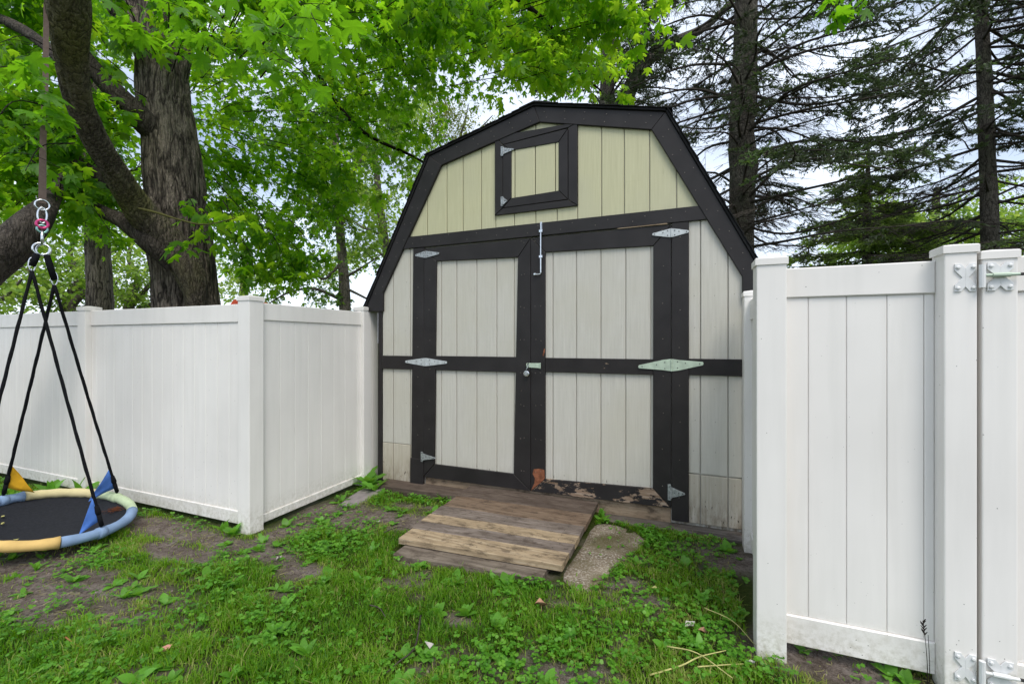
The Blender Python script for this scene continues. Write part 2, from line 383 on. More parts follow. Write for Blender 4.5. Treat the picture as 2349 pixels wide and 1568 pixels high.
MAPLE1 = m_single_leaf('single_maple_leaf', G(.065,.18,.012), G(.24,.55,.012), .58)
PALE = m_leaf('pale_leaf', [G(.09,.18,.025), G(.16,.28,.04), G(.25,.38,.07)], [G(.24,.44,.04), G(.42,.62,.07), G(.62,.76,.13)], .5)
MIDL = m_leaf('mid_leaf', [G(.045,.11,.012), G(.085,.18,.022), G(.15,.25,.04)], [G(.11,.30,.012), G(.25,.47,.03), G(.44,.60,.07)], .5)
OLIVE = m_leaf('olive_leaf', [G(.08,.115,.025), G(.13,.165,.04), G(.2,.23,.07)], [G(.19,.27,.04), G(.31,.38,.06), G(.45,.48,.11)], .45)
NEEDLE = m_leaf('spruce_needle', [G(.04,.052,.030), G(.065,.088,.042), G(.10,.17,.05)], [G(.04,.06,.02), G(.09,.14,.035), G(.20,.36,.05)], .35, .6)
NEEDLEG = m_leaf('young_needle', [G(.075,.11,.025), G(.12,.17,.04), G(.17,.28,.05)], [G(.16,.22,.03), G(.27,.38,.05), G(.40,.58,.08)], .45, .6)
GRASS = m_leaf('grass_blade', [G(.045,.15,.008), G(.15,.31,.013), G(.38,.35,.13)], [G(.12,.33,.006), G(.35,.62,.015), G(.50,.48,.16)], .5, .5, .25)
CLOV = m_leaf('clover_leaf', [G(.05,.17,.012), G(.10,.28,.02), G(.17,.38,.035)], [G(.10,.32,.012), G(.2,.5,.03), G(.34,.62,.06)], .4)
WEED = m_single_leaf('weed_leaf', G(.10,.27,.03), G(.26,.56,.04), .42)
DEADL = m_plain('dead_leaf', lin('#a8836a'), .8, 0, .3, 20, .1)
PINKL = m_plain('pink_bract', lin('#c58d80'), .8, 0, .2, 20, .1)
PALELEAF = m_plain('pale_dead_leaf', lin('#b9b3ad'), .8, 0, .2, 20, .1)
STRAW = m_plain('straw_stalk', lin('#b7b274'), .8, 0, .3, 30, .1)

def m_ground():
    t = NT('lawn_soil'); v = t.coord((1,1,1), False)
    a = t.n('ShaderNodeAttribute', attribute_name='tint'); f = a.outputs['Fac']
    n1 = t.noise(v, 6, 6, .65); n2 = t.noise(v, 45, 5, .7); n3 = t.noise(v, 160, 3, .7)
    soil = t.ramp(n1, [(.3, lin('#6a5d54')), (.5, lin('#93857c')), (.72, lin('#b5a9a2'))])
    soil = t.mix(t.ramp(n2, [(.46, 0), (.64, .75)]), soil, lin('#4f433a'))
    soil = t.mix(t.ramp(n3, [(.60, 0), (.66, .9)]), soil, lin('#b3a9a0'))
    mossy = t.ramp(n2, [(.3, lin('#33401a')), (.55, lin('#4c5a24')), (.75, lin('#655f3b'))])
    col = t.mix(f, soil, mossy)
    hb = t.n('ShaderNodeMath', operation='ADD'); t.l(n2, hb.inputs[0]); t.l(n3, hb.inputs[1])
    return t.bsdf(col, .95, bump=hb.outputs[0], bstr=1.0, bdist=.035, spec=.1)
GROUND = m_ground()
def m_conc():
    t = NT('rough_concrete'); v = t.coord((1,1,1), False)
    n1 = t.noise(v, 7, 5, .6); n2 = t.noise(v, 70, 4, .75)
    col = t.ramp(n1, [(.3, lin('#5f5545')), (.55, lin('#7d7161')), (.75, lin('#958a7a'))])
    col = t.mix(t.ramp(n2, [(.5, 0), (.68, .9)]), col, lin('#c2bbb0'))
    col = t.mix(t.ramp(n2, [(.3, .8), (.42, 0)]), col, lin('#4c4438'))
    col = t.mix(t.ramp(t.noise(v, 3, 4), [(.46, 0), (.62, .75)]), col, lin('#555034'))
    return t.bsdf(col, .95, bump=n2, bstr=.7, bdist=.01, spec=.1)
CONC = m_conc()

# ------------------------------------------------------------------ ground
BARE = [(-3.5,1.45,.62,.24),(-3.0,1.55,.5,.18),(-3.9,2.28,1.0,.14),(-2.75,2.29,.22,.12),(-2.4,2.2,.22,.10),(-2.7,3.0,.42,.22),(-2.2,3.1,.35,.16),
        (-2.95,2.9,.16,.6),(.2,3.40,.28,.22),(-1.15,2.12,.10,.05),(.55,2.50,.35,.16),(-.55,1.95,.10,.05),(-3.4,2.05,.35,.10),(-4.6,1.6,.9,.35),
        (-1.75,2.55,.10,.06)]
def greenness(x, y):
    x = np.asarray(x, float); y = np.asarray(y, float)
    p = np.stack([x*2.6, y*2.6, 0*x+3.3], -1); n = vnoise(p)*.5+vnoise(p*2.7+7)*.3+vnoise(p*8.1+2)*.2
    g = np.clip((n-.22)/.20, 0, 1)
    b = np.zeros_like(x)
    for cx, cy, rx, ry in BARE:
        d = np.sqrt(((x-cx)/rx)**2+((y-cy)/ry)**2); b = np.maximum(b, np.clip((1.5-d)/.9, 0, 1))
    return np.clip(g*(1-b*(.35+1.5*(1-n))), 0, 1)
def hgt(x, y):
    x = np.asarray(x, float); y = np.asarray(y, float); p = np.stack([x*1.7, y*1.7, 0*x], -1)
    return (vnoise(p)-.5)*.035+(vnoise(p*4+3)-.5)*.016
xs = np.concatenate([[-400, -150, -60, -25, -12], np.arange(-8, 4.01, .06), [7, 12, 25, 60, 150, 400]])
ys = np.concatenate([[-400, -100, -30, -8, -2], np.arange(0, 5.01, .06), [6, 8, 12, 25, 60, 150, 400]])
X, Y = np.meshgrid(xs, ys); Z = hgt(X, Y)
far = (X < -8) | (X > 4) | (Y < 0) | (Y > 5); Z[far] = 0
nx, ny = len(xs), len(ys); idx = np.arange(nx*ny).reshape(ny, nx)
q = np.stack([idx[:-1,:-1].ravel(), idx[:-1,1:].ravel(), idx[1:,1:].ravel(), idx[1:,:-1].ravel()], 1)
gt = greenness(X, Y); gt[far] = 1
o = link('ground', fast_mesh('ground', np.stack([X, Y, Z], -1).reshape(-1, 3), q, gt.ravel(), True), GROUND); tag(o, kind='structure')

# ------------------------------------------------------------------ the shed
SX = -1.30; FY = 3.856                       # centre line and plane of the siding
shed = empty('garden_shed', (SX, FY, 0), 'cream barn-roof shed with black trim and padlocked double doors', 'shed')
RX0 = -1.290                                 # ridge line of the barge boards
OUT = [(-1.897,1.858),(-1.114,3.360),(-.008,3.643),(1.121,3.378),(1.897,1.858)]
INN = [(-1.682,2.012),(-.979,3.250),(.040,3.492),(1.012,3.252),(1.681,2.003)]
OUT = [(RX0+a, b) for a, b in OUT]; INN = [(RX0+a, b) for a, b in INN]
XL, XR = SX-1.73, SX+1.73
GAB = [(XL+.035, 0)]+[(XR-.035, 0)]+[INN[4], INN[3], INN[2], INN[1], INN[0]]    # ccw visible wall outline
DEPTH = 3.4
# wall sheathing behind the boards
b = MB(); b.slab([(XL,0.02),(XR,0.02),(XR,2.05),(OUT[3][0],OUT[3][1]-.02),(OUT[2][0],OUT[2][1]-.02),(OUT[1][0],OUT[1][1]-.02),(XL,2.05)], FY+.016, FY+.06, 0); b.build('front_wall', OFFWHITE, shed)
for x0 in (XL, XR-.05): MB().box(x0, x0+.05, FY+.06, FY+DEPTH, .02, 2.1).build('side_wall', OFFWHITE, shed)
b = MB(); b.slab([(XL,0.02),(XR,0.02),(XR,2.05),(OUT[3][0],OUT[3][1]-.02),(OUT[2][0],OUT[2][1]-.02),(OUT[1][0],OUT[1][1]-.02),(XL,2.05)], FY+DEPTH, FY+DEPTH+.05, 0); b.build('rear_wall', OFFWHITE, shed)
def boards(parent, xs, z0, z1, m, y=FY, conv=None, th=.0155, gap=.007, jit=True):
    for a, c in zip(xs, xs[1:]):
        if c-a < .012: continue
        poly = rect(a+gap/2, c-gap/2, z0, z1)
        if conv: poly = cclip(poly, conv)
        if len(poly) < 3: continue
        dy = random.uniform(-.0012, .0012) if jit else 0
        MB().slab(poly, y+dy, y+th, .0036).build('siding_board', m, parent)
gx = [XL+.035,-2.862,-2.652,-2.449,-2.222,-2.042,-1.844,-1.693,-1.503,-1.293,-1.091,-.904,-.693,-.501,-.295,-.084,.095,.294,XR-.035]
CONV = [(XL+.03,0),(XR-.03,0),(XR-.03,2.12),(OUT[3][0]+.02,OUT[3][1]-.03),(OUT[2][0],OUT[2][1]-.03),(OUT[1][0]-.02,OUT[1][1]-.03),(XL+.03,2.12)]
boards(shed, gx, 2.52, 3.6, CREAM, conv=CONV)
low = CONV
boards(shed, [XL+.03,-2.862,-2.652,-2.600], .446, 2.53, OFFWHITE, conv=low)
boards(shed, [.004,.095,.294,XR-.03], .446, 2.53, OFFWHITE, conv=low)
boards(shed, [XL+.03,-2.862,-2.652,-2.600], .045, .441, WORN)
boards(shed, [.004,.095,.294,XR-.03], .045, .436, WORN)
# corner boards on the side walls, just peeping past the front
for x0, x1 in ((XL-.018, XL+.032), (XR-.032, XR+.018)):
    MB().slab(rect(x0, x1, .03, 2.02), FY-.014, FY+.09, .003).build('corner_board', TRIM, shed)
# fascia (rake) boards
ty = FY-.032
def fas(poly, dy=0): MB().slab(poly, ty+dy, FY-.004, .004).build('fascia_board', TRIM, shed)
fas([OUT[0],(OUT[0][0],1.835),(INN[0][0],1.835),INN[0],INN[1],OUT[1]] if False else [OUT[0],(OUT[0][0]+.02,1.822),(INN[0][0],1.822),INN[0],INN[1],OUT[1]])
fas([OUT[1],INN[1],INN[2],OUT[2]], .004); fas([OUT[2],INN[2],INN[3],OUT[3]], .006)
fas([OUT[4],OUT[3],INN[3],INN[4],(INN[4][0],1.822),(OUT[4][0]-.02,1.822)], .002)
# horizontal and vertical wall trim
tp = FY-.020
def trim(poly, name='trim_board', m=TRIM, y=tp, ch=.003, parent=shed): return MB().slab(poly, y, FY-.0005 if y < FY else y+.02, ch).build(name, m, parent)
band = [(-2.75,2.455),(.14,2.470),(.14,2.585),(-2.75,2.574)]
trim(cclip(band, CONV), y=tp-.004)
trim([(-2.628,.31),(-2.478,.31),(-2.478,2.452),(-2.604,2.452)])
trim([(-2.634,.03),(-2.480,.03),(-2.480,.318),(-2.632,.318)], m=PEEL_L, y=tp-.010)
trim([(-.121,.05),(.008,.05),(.008,2.468),(-.121,2.466)])
trim(rect(XL+.034,-2.607,1.219,1.357), 'mid_rail'); trim(rect(.0105,XR-.034,1.235,1.366), 'mid_rail')
# skirt under the doors
b = MB(); b.slab(rect(-2.476,-.126,.005,.15), FY+.012, FY+.035, .003); o = b.build('skirt_board', BAREWOOD, shed)
# roof
roof = None
def roofslab(p, q, name, m, t0, t1, y0, y1, parent):
    p = Vector(p); q = Vector(q); d = (q-p).normalized(); n = Vector((-d.y, d.x))
    if n.y < 0: n = -n
    return MB().slab([tuple(p+n*t0), tuple(q+n*t0), tuple(q+n*t1), tuple(p+n*t1)], y0, y1, .002)
b = MB()
for i in range(4):
    p, q = OUT[i], OUT[i+1]; P_ = Vector(p); Q_ = Vector(q); d = (Q_-P_).normalized(); n = Vector((-d.y, d.x)); n = n if n.y > 0 else -n
    if i == 0: P_ = P_-d*.03
    if i == 3: Q_ = Q_+d*.03
    b.slab([tuple(P_+n*.002), tuple(Q_+n*.002), tuple(Q_+n*.02), tuple(P_+n*.02)], ty-.012, FY+DEPTH+.08, .002)
roof = b.build('roof', SHING, shed)
b = MB()
for i in range(4):
    P_ = Vector(OUT[i]); Q_ = Vector(OUT[i+1])
    if i >= 2: P_, Q_ = Q_, P_
    d = (Q_-P_).normalized(); n = Vector((-d.y, d.x)); n = n if n.y > 0 else -n
    ln = (Q_-P_).length; k = 0; s = -.05
    while s < ln:
        e = min(s+.15, ln+.012); a0 = P_+d*s+n*.0205; a1 = P_+d*e+n*.0205
        y = ty-.024+random.uniform(-.004, .005)
        while y < FY+DEPTH+.1:
            y2 = min(y+.30, FY+DEPTH+.1)
            j = random.uniform(0, .003)
            b.slab([tuple(a0+n*(.002+j)), tuple(a1), tuple(a1+n*.004), tuple(a0+n*(.009+j))], y, y2-.004, 0)
            y = y2
        s += .14
sh = b.build('shingles', SHING, roof); tag(sh, kind='stuff')
b = MB()
y = ty-.026
while y < FY+DEPTH+.1:
    for sg in (-1, 1):
        d = Vector((sg*1.1, -.265)).normalized(); n = Vector((sg*.24, .97)); p0 = Vector((RX0, OUT[2][1]+.005))+Vector((0,.022))
        b.slab([tuple(p0), tuple(p0+d*.15), tuple(p0+d*.15+Vector((0,.008))), tuple(p0+Vector((0,.010)))], y, y+.2, 0)
    y += .205
tag(b.build('ridge_cap', SHING, roof), kind='stuff')

# --- hinge builders
def screw(b, x, y, z, r=.006):
    n0 = len(b.bm.faces); b.lathe((x, y, z), [(r, 0), (r*.9, .002), (r*.4, .003)], 8, Matrix.Rotation(math.radians(90), 4, 'X'))
    b.bm.faces.ensure_lookup_table()
    for f in b.bm.faces[n0:]: f.material_index = 1
def hinge_done(b, m, parent):
    o = b.build('hinge', m, parent); o.data.materials.append(SCREWM); return o
SCREWM = m_plain('dull_screw', lin('#5e605f'), .5, .6, .3, 40)
def strap_hinge(parent, xc, zc, l0, l1, h, m, tilt=0):
    b = MB(); y = tp-.0065
    for sg, ln in ((-1, l0), (1, l1)):
        P = [(xc+sg*.004, zc-h/2), (xc+sg*ln*.25, zc-h*.42), (xc+sg*ln, zc-h*.13+tilt*sg*ln), (xc+sg*(ln+.006), zc+tilt*sg*ln), (xc+sg*ln, zc+h*.13+tilt*sg*ln), (xc+sg*ln*.25, zc+h*.42), (xc+sg*.004, zc+h/2)]
        b.slab(P, y, y+.004, .0008)
        for k, dz in ((.2, .25), (.2, -.25), (.45, .1), (.9, 0)):
            screw(b, xc+sg*ln*k, y-.0005, zc+dz*h+tilt*sg*ln*k, .005)
    for k in range(3):
        z0 = zc-h/2+k*h/3
        b.tube([(xc, y-.001, z0+.001), (xc, y-.001, z0+h/3-.001)], .006, 8)
    return hinge_done(b, m, parent)
def tee_hinge(parent, xc, zc, h, ln, m, sg=1, dy=0):
    b = MB(); y = tp-.0065+dy
    b.slab(rect(min(xc-sg*.004, xc-sg*.028), max(xc-sg*.004, xc-sg*.028), zc-h/2, zc+h/2), y, y+.004, .0008)
    b.slab([(xc+sg*.004, zc-h*.32), (xc+sg*ln, zc-h*.06), (xc+sg*(ln+.004), zc), (xc+sg*ln, zc+h*.06), (xc+sg*.004, zc+h*.32)], y, y+.004, .0008)
    b.tube([(xc, y-.001, zc-h*.36), (xc, y-.001, zc+h*.36)], .006, 8)
    for k in (-.35, .35): screw(b, xc-sg*.016, y-.0005, zc+k*h, .0045)
    for k in (.25, .55, .85): screw(b, xc+sg*ln*k, y-.0005, zc, .0045)
    return hinge_done(b, m, parent)

# --- doors
DY = FY+.004; dt = FY-.018
def door(x0, x1, zb0, zb1, zt0, zt1, si, so, grooves, mid, rails_m, label=None):
    """leaf from x0 to x1; inner edges of stiles si, so"""
    d = MB().slab([(x0+.003, zb0+.004), (x1-.003, zb1+.004), (x1-.003, zt1-.004), (x0+.003, zt0-.004)], DY+.0162, DY+.034, 0).build('door', OFFWHITE, shed)
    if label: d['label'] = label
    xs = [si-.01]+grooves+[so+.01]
    boards(d, xs, mid[1]-.01, zt0-.11, OFFWHITE, y=DY, th=.0160); boards(d, xs, zb0+.10, mid[0]+.01, OFFWHITE, y=DY, th=.0160)
    return d
# left leaf
dl = door(-2.474, -1.3375, .134, .134, 2.443, 2.449, -2.340, -1.467, [-2.285,-2.114,-1.895,-1.684,-1.505], (1.219,1.361), None)
def part(poly, name, m, parent, y=dt, ch=.003): return MB().slab(poly, y, DY-.0005, ch).build(name, m, parent)
part([(-2.486,.140),(-2.357,.281),(-2.332,2.303),(-2.474,2.440)], 'stile', TRIM, dl)
part([(-1.503,.277),(-1.3375,.140),(-1.3375,2.447),(-1.461,2.282)], 'stile', TRIM, dl)
part([(-2.472,2.442),(-2.330,2.3055),(-1.4635,2.2845),(-1.340,2.449)], 'rail', TRIM, dl, dt+.001)
part([(-2.484,.137),(-1.341,.137),(-1.505,.2745),(-2.355,.2785)], 'rail', TRIM, dl, dt+.001)
part(rect(-2.346,-1.474,1.219,1.361), 'rail', TRIM, dl, dt+.0015)
# right leaf
dr = door(-1.3345, -.125, .136, .146, 2.450, 2.455, -1.205, -.257, [-1.131,-.915,-.700,-.490,-.285], (1.231,1.357), None)
part([(-1.3345,.140),(-1.197,.264),(-1.197,2.308),(-1.3345,2.449)], 'stile', TRIM, dr, dt-.001)
part([(-.268,.292),(-.125,.150),(-.125,2.452),(-.264,2.292)], 'stile', TRIM, dr)
part([(-1.3325,2.451),(-1.1955,2.3105),(-.2655,2.2945),(-.127,2.455)], 'rail', TRIM, dr, dt+.001)
o = part([(-1.332,.137),(-.128,.147),(-.2695,.289),(-1.1955,.262)], 'rail', PEEL, dr, dt+.001); o['label'] = 'badly peeling bottom rail with bare wood showing'
part(rect(-1.1955,-.2675,1.229,1.357), 'rail', PEEL_L, dr, dt+.0015)
# bare primer patch at the foot of the meeting stile
b = MB(); b.slab([(-1.331,.145),(-1.23,.236),(-1.30,.215)], dt-.0022, dt-.0008, 0); b.slab([(-1.30,.215),(-1.229,.237),(-1.2,.268),(-1.205,.345),(-1.25,.352),(-1.305,.342),(-1.318,.30),(-1.295,.262)], dt-.0022, dt-.0008, 0)
o = b.build('bare_patch', RUSTY, dr); o['label'] = 'orange brown patch where the black paint has flaked off'
MB().slab([(-1.214,1.37),(-1.199,1.41),(-1.199,1.44),(-1.207,1.44),(-1.221,1.38)], dt-.0022, dt-.0008, 0).build('bare_patch', RUSTY, dr)
strap_hinge(dl, -2.455, 1.298, .235, .245, .082, DULLGALV)
strap_hinge(dl, -2.455, 2.380, .115, .155, .07, GALV)
tee_hinge(dl, -2.474, .346, .10, .14, GALV, 1, -.010)
strap_hinge(dr, -.123, 1.312, .255, .235, .10, GREENZINC, .07)
strap_hinge(dr, -.123, 2.386, .145, .128, .072, DULLGALV)
tee_hinge(dr, -.123, .278, .13, .10, GALV, 1)
MB().slab([(-.56,2.4585),(-.15,2.4605),(-.16,2.4695),(-.36,2.4660),(-.55,2.4640)], tp-.0052, tp-.0042, 0).build('bare_patch', BAREWOOD, dr)
# barrel bolt
b = MB(); yb = tp-.014; xb = -1.234
b.tube([(xb, yb, 2.575), (xb, yb, 2.19), (xb, yb, 2.125), (xb-.012, yb-.002, 2.112), (xb-.045, yb-.006, 2.112)], .0065, 8)
b.tube([(xb-.045, yb-.006, 2.112), (xb-.062, yb-.006, 2.112)], .0125, 10)
for z in (2.50, 2.27): b.slab(rect(xb-.016, xb+.016, z-.012, z+.012), yb-.009, yb+.006, .002); 
b.slab(rect(xb-.006, xb+.010, 2.50, 2.585), yb+.004, yb+.008, .001)
b.build('barrel_bolt', CHROME, dr, smooth=False)
# hasp
b = MB(); yh = dt-.012
b.slab([(-1.352,1.268),(-1.245,1.263),(-1.245,1.308),(-1.352,1.308)], yh, yh+.004, .001)
b.slab(rect(-1.247,-1.236,1.260,1.311), yh-.006, yh+.006, .001)
b.tube([(-1.366,yh+.008,1.305),(-1.366,yh-.016,1.300),(-1.362,yh-.018,1.285),(-1.360,yh-.016,1.268),(-1.362,yh+.008,1.262)], .004, 6)
b.build('hasp', GREENZINC, dr)
# padlock, hanging from the hasp
pl = empty('padlock', (-1.366, yh-.02, 1.215), 'small round silver padlock hanging from the door hasp', 'padlock')
b = MB(); b.lathe((-1.366, yh-.012, 1.212), [(.020, -.012), (.0265, -.009), (.0265, .009), (.021, .012)], 20, Matrix.Rotation(math.radians(90), 4, 'X')); b.build('body', CHROME, pl)
b = MB(); b.lathe((-1.366, yh-.024, 1.212), [(.017, -.001), (.015, .0015), (.006, .0018), (.004, .0022)], 16, Matrix.Rotation(math.radians(90), 4, 'X')); b.build('dial', GALV, pl)
b = MB(); b.tube([(-1.372,yh-.018,1.235),(-1.3665,yh-.018,1.252),(-1.352,yh-.017,1.275),(-1.350,yh-.016,1.290),(-1.358,yh-.015,1.297),(-1.368,yh-.014,1.288)], .0028, 6); b.build('shackle', CHROME, pl)

# --- loft hatch
hy = FY-.024
ha = MB().slab(rect(-1.611,-.985,2.752,3.375), FY-.004, FY-.0005, 0).build('loft_hatch', TRIM, shed)
def hp(poly, name, y=hy, parent=ha, m=TRIM): return MB().slab(poly, y, FY-.0045, .003).build(name, m, parent)
# outer casing belongs to the wall
for poly in ([(-1.693,2.695),(-1.613,2.755),(-1.613,3.345),(-1.693,3.437)], [(-.902,2.700),(-.902,3.425),(-.983,3.395),(-.983,2.760)],
             [(-1.690,2.693),(-.905,2.698),(-.985,2.7575),(-1.611,2.7525)], [(-1.690,3.440),(-1.611,3.348),(-.985,3.398),(-.905,3.428)]):
    MB().slab(poly, FY-.0215, FY-.0005, .003).build('hatch_casing', TRIM, shed)
hp([(-1.610,2.758),(-1.525,2.84),(-1.525,3.277),(-1.610,3.341)], 'stile'); hp([(-1.071,2.852),(-.987,2.764),(-.987,3.385),(-1.071,3.279)], 'stile')
hp([(-1.608,2.756),(-.989,2.762),(-1.073,2.849),(-1.523,2.8365)], 'rail', hy+.001); hp([(-1.608,3.344),(-1.523,3.2800),(-1.073,3.2822),(-.989,3.389)], 'rail', hy+.001)
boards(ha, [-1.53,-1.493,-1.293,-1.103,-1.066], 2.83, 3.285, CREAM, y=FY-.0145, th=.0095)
def th2(zc, ln): 
    tee_hinge(ha, -1.600, zc, .088, ln, GALV, 1, -.006)
th2(3.283, .10); th2(2.815, .035)

b = MB()
def nail(x, z, y, r=.0042): b.lathe((x+random.uniform(-.006, .006), y, z+random.uniform(-.01, .01)), [(r, 0), (r*.8, .0015)], 6, Matrix.Rotation(math.radians(90), 4, 'X'))
for z in np.arange(.25, 2.4, .30):
    for x in (-2.55, -.06): nail(x, z, tp-.0002)
    for x in (-2.41, -1.43, -1.40, -1.29, -1.24, -.19): nail(x, z+.07, dt-.0012)
for x in np.arange(-2.6, .1, .31): nail(x, 2.50, tp-.0045); nail(x+.1, 2.55, tp-.0045)
for z in np.arange(.12, 2.2, .25):
    for x in (-2.93, -2.70, .05, .20, .34): nail(x, z, FY-.0002, .0032)
for i in range(4):
    for t_ in np.arange(.08, 1, .12 if i in (0, 3) else .17):
        for k_ in (.3, .72):
            o_ = Vector(OUT[i]).lerp(Vector(OUT[i+1]), t_); n_ = Vector(INN[i]).lerp(Vector(INN[i+1]), t_); q_ = o_.lerp(n_, k_); nail(q_.x, q_.y, ty-.0002)
tag(b.build('nail_heads', m_plain('nail_head', lin('#777069'), .6, .2), shed), kind='stuff')
# --- skids and sill timbers
b = MB(); b.box(-.66, XR+.02, 3.70, FY+.01, -.06, .022); b.build('skid_timber', SKIDW, shed, bevel=.006)
b = MB(); b.box(XL+.10, -1.96, 3.655, FY+.01, -.05, .066); o = b.build('skid_timber', DARKW, shed, bevel=.006)

# ------------------------------------------------------------------ ramp, step board, pad, stone
ramp = empty('wooden_ramp', (-1.33, 3.2, 0), 'weathered plank ramp sloping from the shed doors to the grass', 'ramp')
edges = [2.650,2.835,2.978,3.122,3.300,3.555,3.842]
cols = [TANW, GREYW, TANW, GREYW, BROWNW, DARKW]
for i, (a, c) in enumerate(zip(edges, edges[1:])):
    zf = lambda y: .098+(y-2.65)*.016
    x0 = -1.945+random.uniform(-.006, .006)+(0.015 if i == 0 else 0); x1 = -.722+random.uniform(-.006, .006)-(.012 if i == 0 else 0)
    sk = .045*(1-i/6)
    M = lambda x, y, z, sk=sk: (x, y+(x+1.94)*sk, z)
    n = 8; b = MB(); rows = []
    for k in range(n+1):
        x = x0+(x1-x0)*k/n; wv = random.uniform(-.0025, .0025)
        ya = a+.005+random.uniform(-.0015, .0015); yb_ = c-.005+random.uniform(-.0015, .0015)
        ring = [(x, ya, zf(a)-.040), (x, ya, zf(a)-.004+wv), (x, ya+.005, zf(a)+wv), (x, yb_-.005, zf(c)+wv), (x, yb_, zf(c)-.004+wv), (x, yb_, zf(c)-.040)]
        rows.append([b.bm.verts.new(M(*p)) for p in ring])
    for r0, r1 in zip(rows, rows[1:]): b.quadring(r0, r1)
    b.bm.faces.new(rows[0]); b.bm.faces.new(rows[-1][::-1])
    b.build('plank', cols[i], ramp)
b = MB()
for x in (-1.80, -1.33, -.85):
    b.slab([(2.80, .0), (3.80, 0), (3.80, .073), (2.80, .058)], x, x+.04, 0, f=lambda u, y, z: (y, u, z))
b.build('bearer', DARKW, ramp)
b = MB()
for i in range(6):
    ym = (edges[i]+edges[i+1])/2
    for x in (-1.80, -1.33, -.84):
        for dy in (-.035, .035): b.lathe((x+random.uniform(-.02,.02), ym+dy+(x+1.94)*.045*(1-i/6), .0985+(ym+dy-2.65)*.016), [(.004, 0), (.004, .0012)], 6)
b.build('screws', BLACKMETAL, ramp)['kind'] = 'stuff'
sb = MB(); sk = lambda x: (x+1.87)*.066
rows = []
for k in range(9):
    x = -1.875+1.04*k/8; wv = random.uniform(-.003, .003)
    rows.append([sb.bm.verts.new(p) for p in ((x, 2.525+sk(x), -.02), (x, 2.527+sk(x), .043+wv), (x, 2.534+sk(x), .048+wv), (x, 2.70+sk(x), .052), (x, 2.705+sk(x), -.02))])
for r0, r1 in zip(rows, rows[1:]): sb.quadring(r0, r1)
sb.bm.faces.new(rows[0]); sb.bm.faces.new(rows[-1][::-1])
tag(sb.build('step_board', STEPW), 'single grey board lying on the grass beneath the low end of the ramp', 'board')

def blob_slab(name, outline, z0, z1, m, label, cat, seed=0, dome=.012):
    pts = [Vector((x, y)) for x, y in outline]; c = sum(pts, Vector((0,0)))/len(pts)
    n = len(pts); dense = []
    for i in range(n):
        p0, p1, p2, p3 = pts[i-1], pts[i], pts[(i+1)%n], pts[(i+2)%n]
        for t in (0, .33, .66):
            dense.append(.5*((2*p1)+(-p0+p2)*t+(2*p0-5*p1+4*p2-p3)*t*t+(-p0+3*p1-3*p2+p3)*t**3))
    b = MB(); rings = []
    for s, z in ((1.03, z0), (1.0, z1-.012), (.965, z1-.002), (.8, z1+dome*.3), (.55, z1+dome*.7), (.28, z1+dome)):
        rings.append([b.bm.verts.new((c.x+(p.x-c.x)*s+random.uniform(-.003,.003), c.y+(p.y-c.y)*s+random.uniform(-.003,.003), z+random.uniform(-.002,.002))) for p in dense])
    for r0, r1 in zip(rings, rings[1:]): b.quadring(r0, r1)
    b.bm.faces.new(rings[-1])
    return tag(b.build(name, m, smooth=True), label, cat)
PAD = [(-.74,2.76),(-.72,3.17),(-.70,3.60),(-.585,3.66),(-.42,3.61),(-.30,3.47),(-.34,3.27),(-.41,3.07),(-.465,2.91),(-.515,2.70),(-.58,2.61),(-.67,2.64)]
blob_slab('concrete_pad', PAD, -.05, .02, CONC,
          'rounded slab of rough grey concrete beside the right edge of the ramp', 'concrete slab')
blob_slab('flat_stone', [(-2.95,3.19),(-2.86,3.22),(-2.80,3.42),(-2.83,3.66),(-2.95,3.72),(-3.04,3.66),(-3.02,3.45)], -.03, .025, m_plain('grey_stone', lin('#8a8382'), .9, 0, .25, 14, .1),
          'flat grey stone lying by the fence end post near the shed', 'stone', dome=.004)

# ------------------------------------------------------------------ white vinyl fences
def cap_mesh(x0, x1, y0, y1, z):
    b = MB(); e = .006; h = .034
    r = [[b.bm.verts.new((a, c, zz)) for a, c in ((x0-k, y0-k), (x1+k, y0-k), (x1+k, y1+k), (x0-k, y1+k))] for k, zz in ((e, z-.026), (e, z+.004), (e-.004, z+.008), (-.055, z+.008+h*.35))]
    for a, c in zip(r, r[1:]): b.quadring(a, c)
    b.bm.faces.new(r[-1]); b.bm.faces.new(r[0][::-1]); return b
def post(parent, x0, x1, y0, y1, z):
    b = MB(); b.box(x0, x1, y0, y1, -.06, z-.004)
    p = b.build('post', VINYL, parent, bevel=.006)
    cap_mesh(x0, x1, y0, y1, z-.012).build('cap', VINYL, p); return p
def run(parent, axis, face, back, a, c, zt, zrt, zrb, zb, grooves, name='board'):
    """panel between two posts. axis 'x': spans x from a to c with its visible face at y=face; axis 'y': spans y, visible face at x=face"""
    f = (lambda u, y, z: (u, y, z)) if axis == 'x' else (lambda u, y, z: (y, u, z))
    sg = 1 if back > face else -1
    MB().slab(rect(a, c, zrt, zt), face, back, .005, f).build('top_rail', VINYL, parent)
    MB().slab(rect(a, c, zb, zrb), face, back, .005, f).build('bottom_rail', VINYL, parent)
    rec = face+sg*.011
    MB().slab(rect(a, c, zrb+.001, zrt-.001), rec+sg*.008, rec+sg*.02, 0, f).build('infill_core', VINYL, parent)
    for u0, u1 in zip(grooves, grooves[1:]):
        MB().slab(rect(u0+.0009, u1-.0009, zrb+.0005, zrt-.0005), rec+sg*random.uniform(0, .0012), rec+sg*.0075, .0026, f).build(name, VINYL, parent)
def even(a, c, n): return [a+(c-a)*i/n for i in range(n+1)]

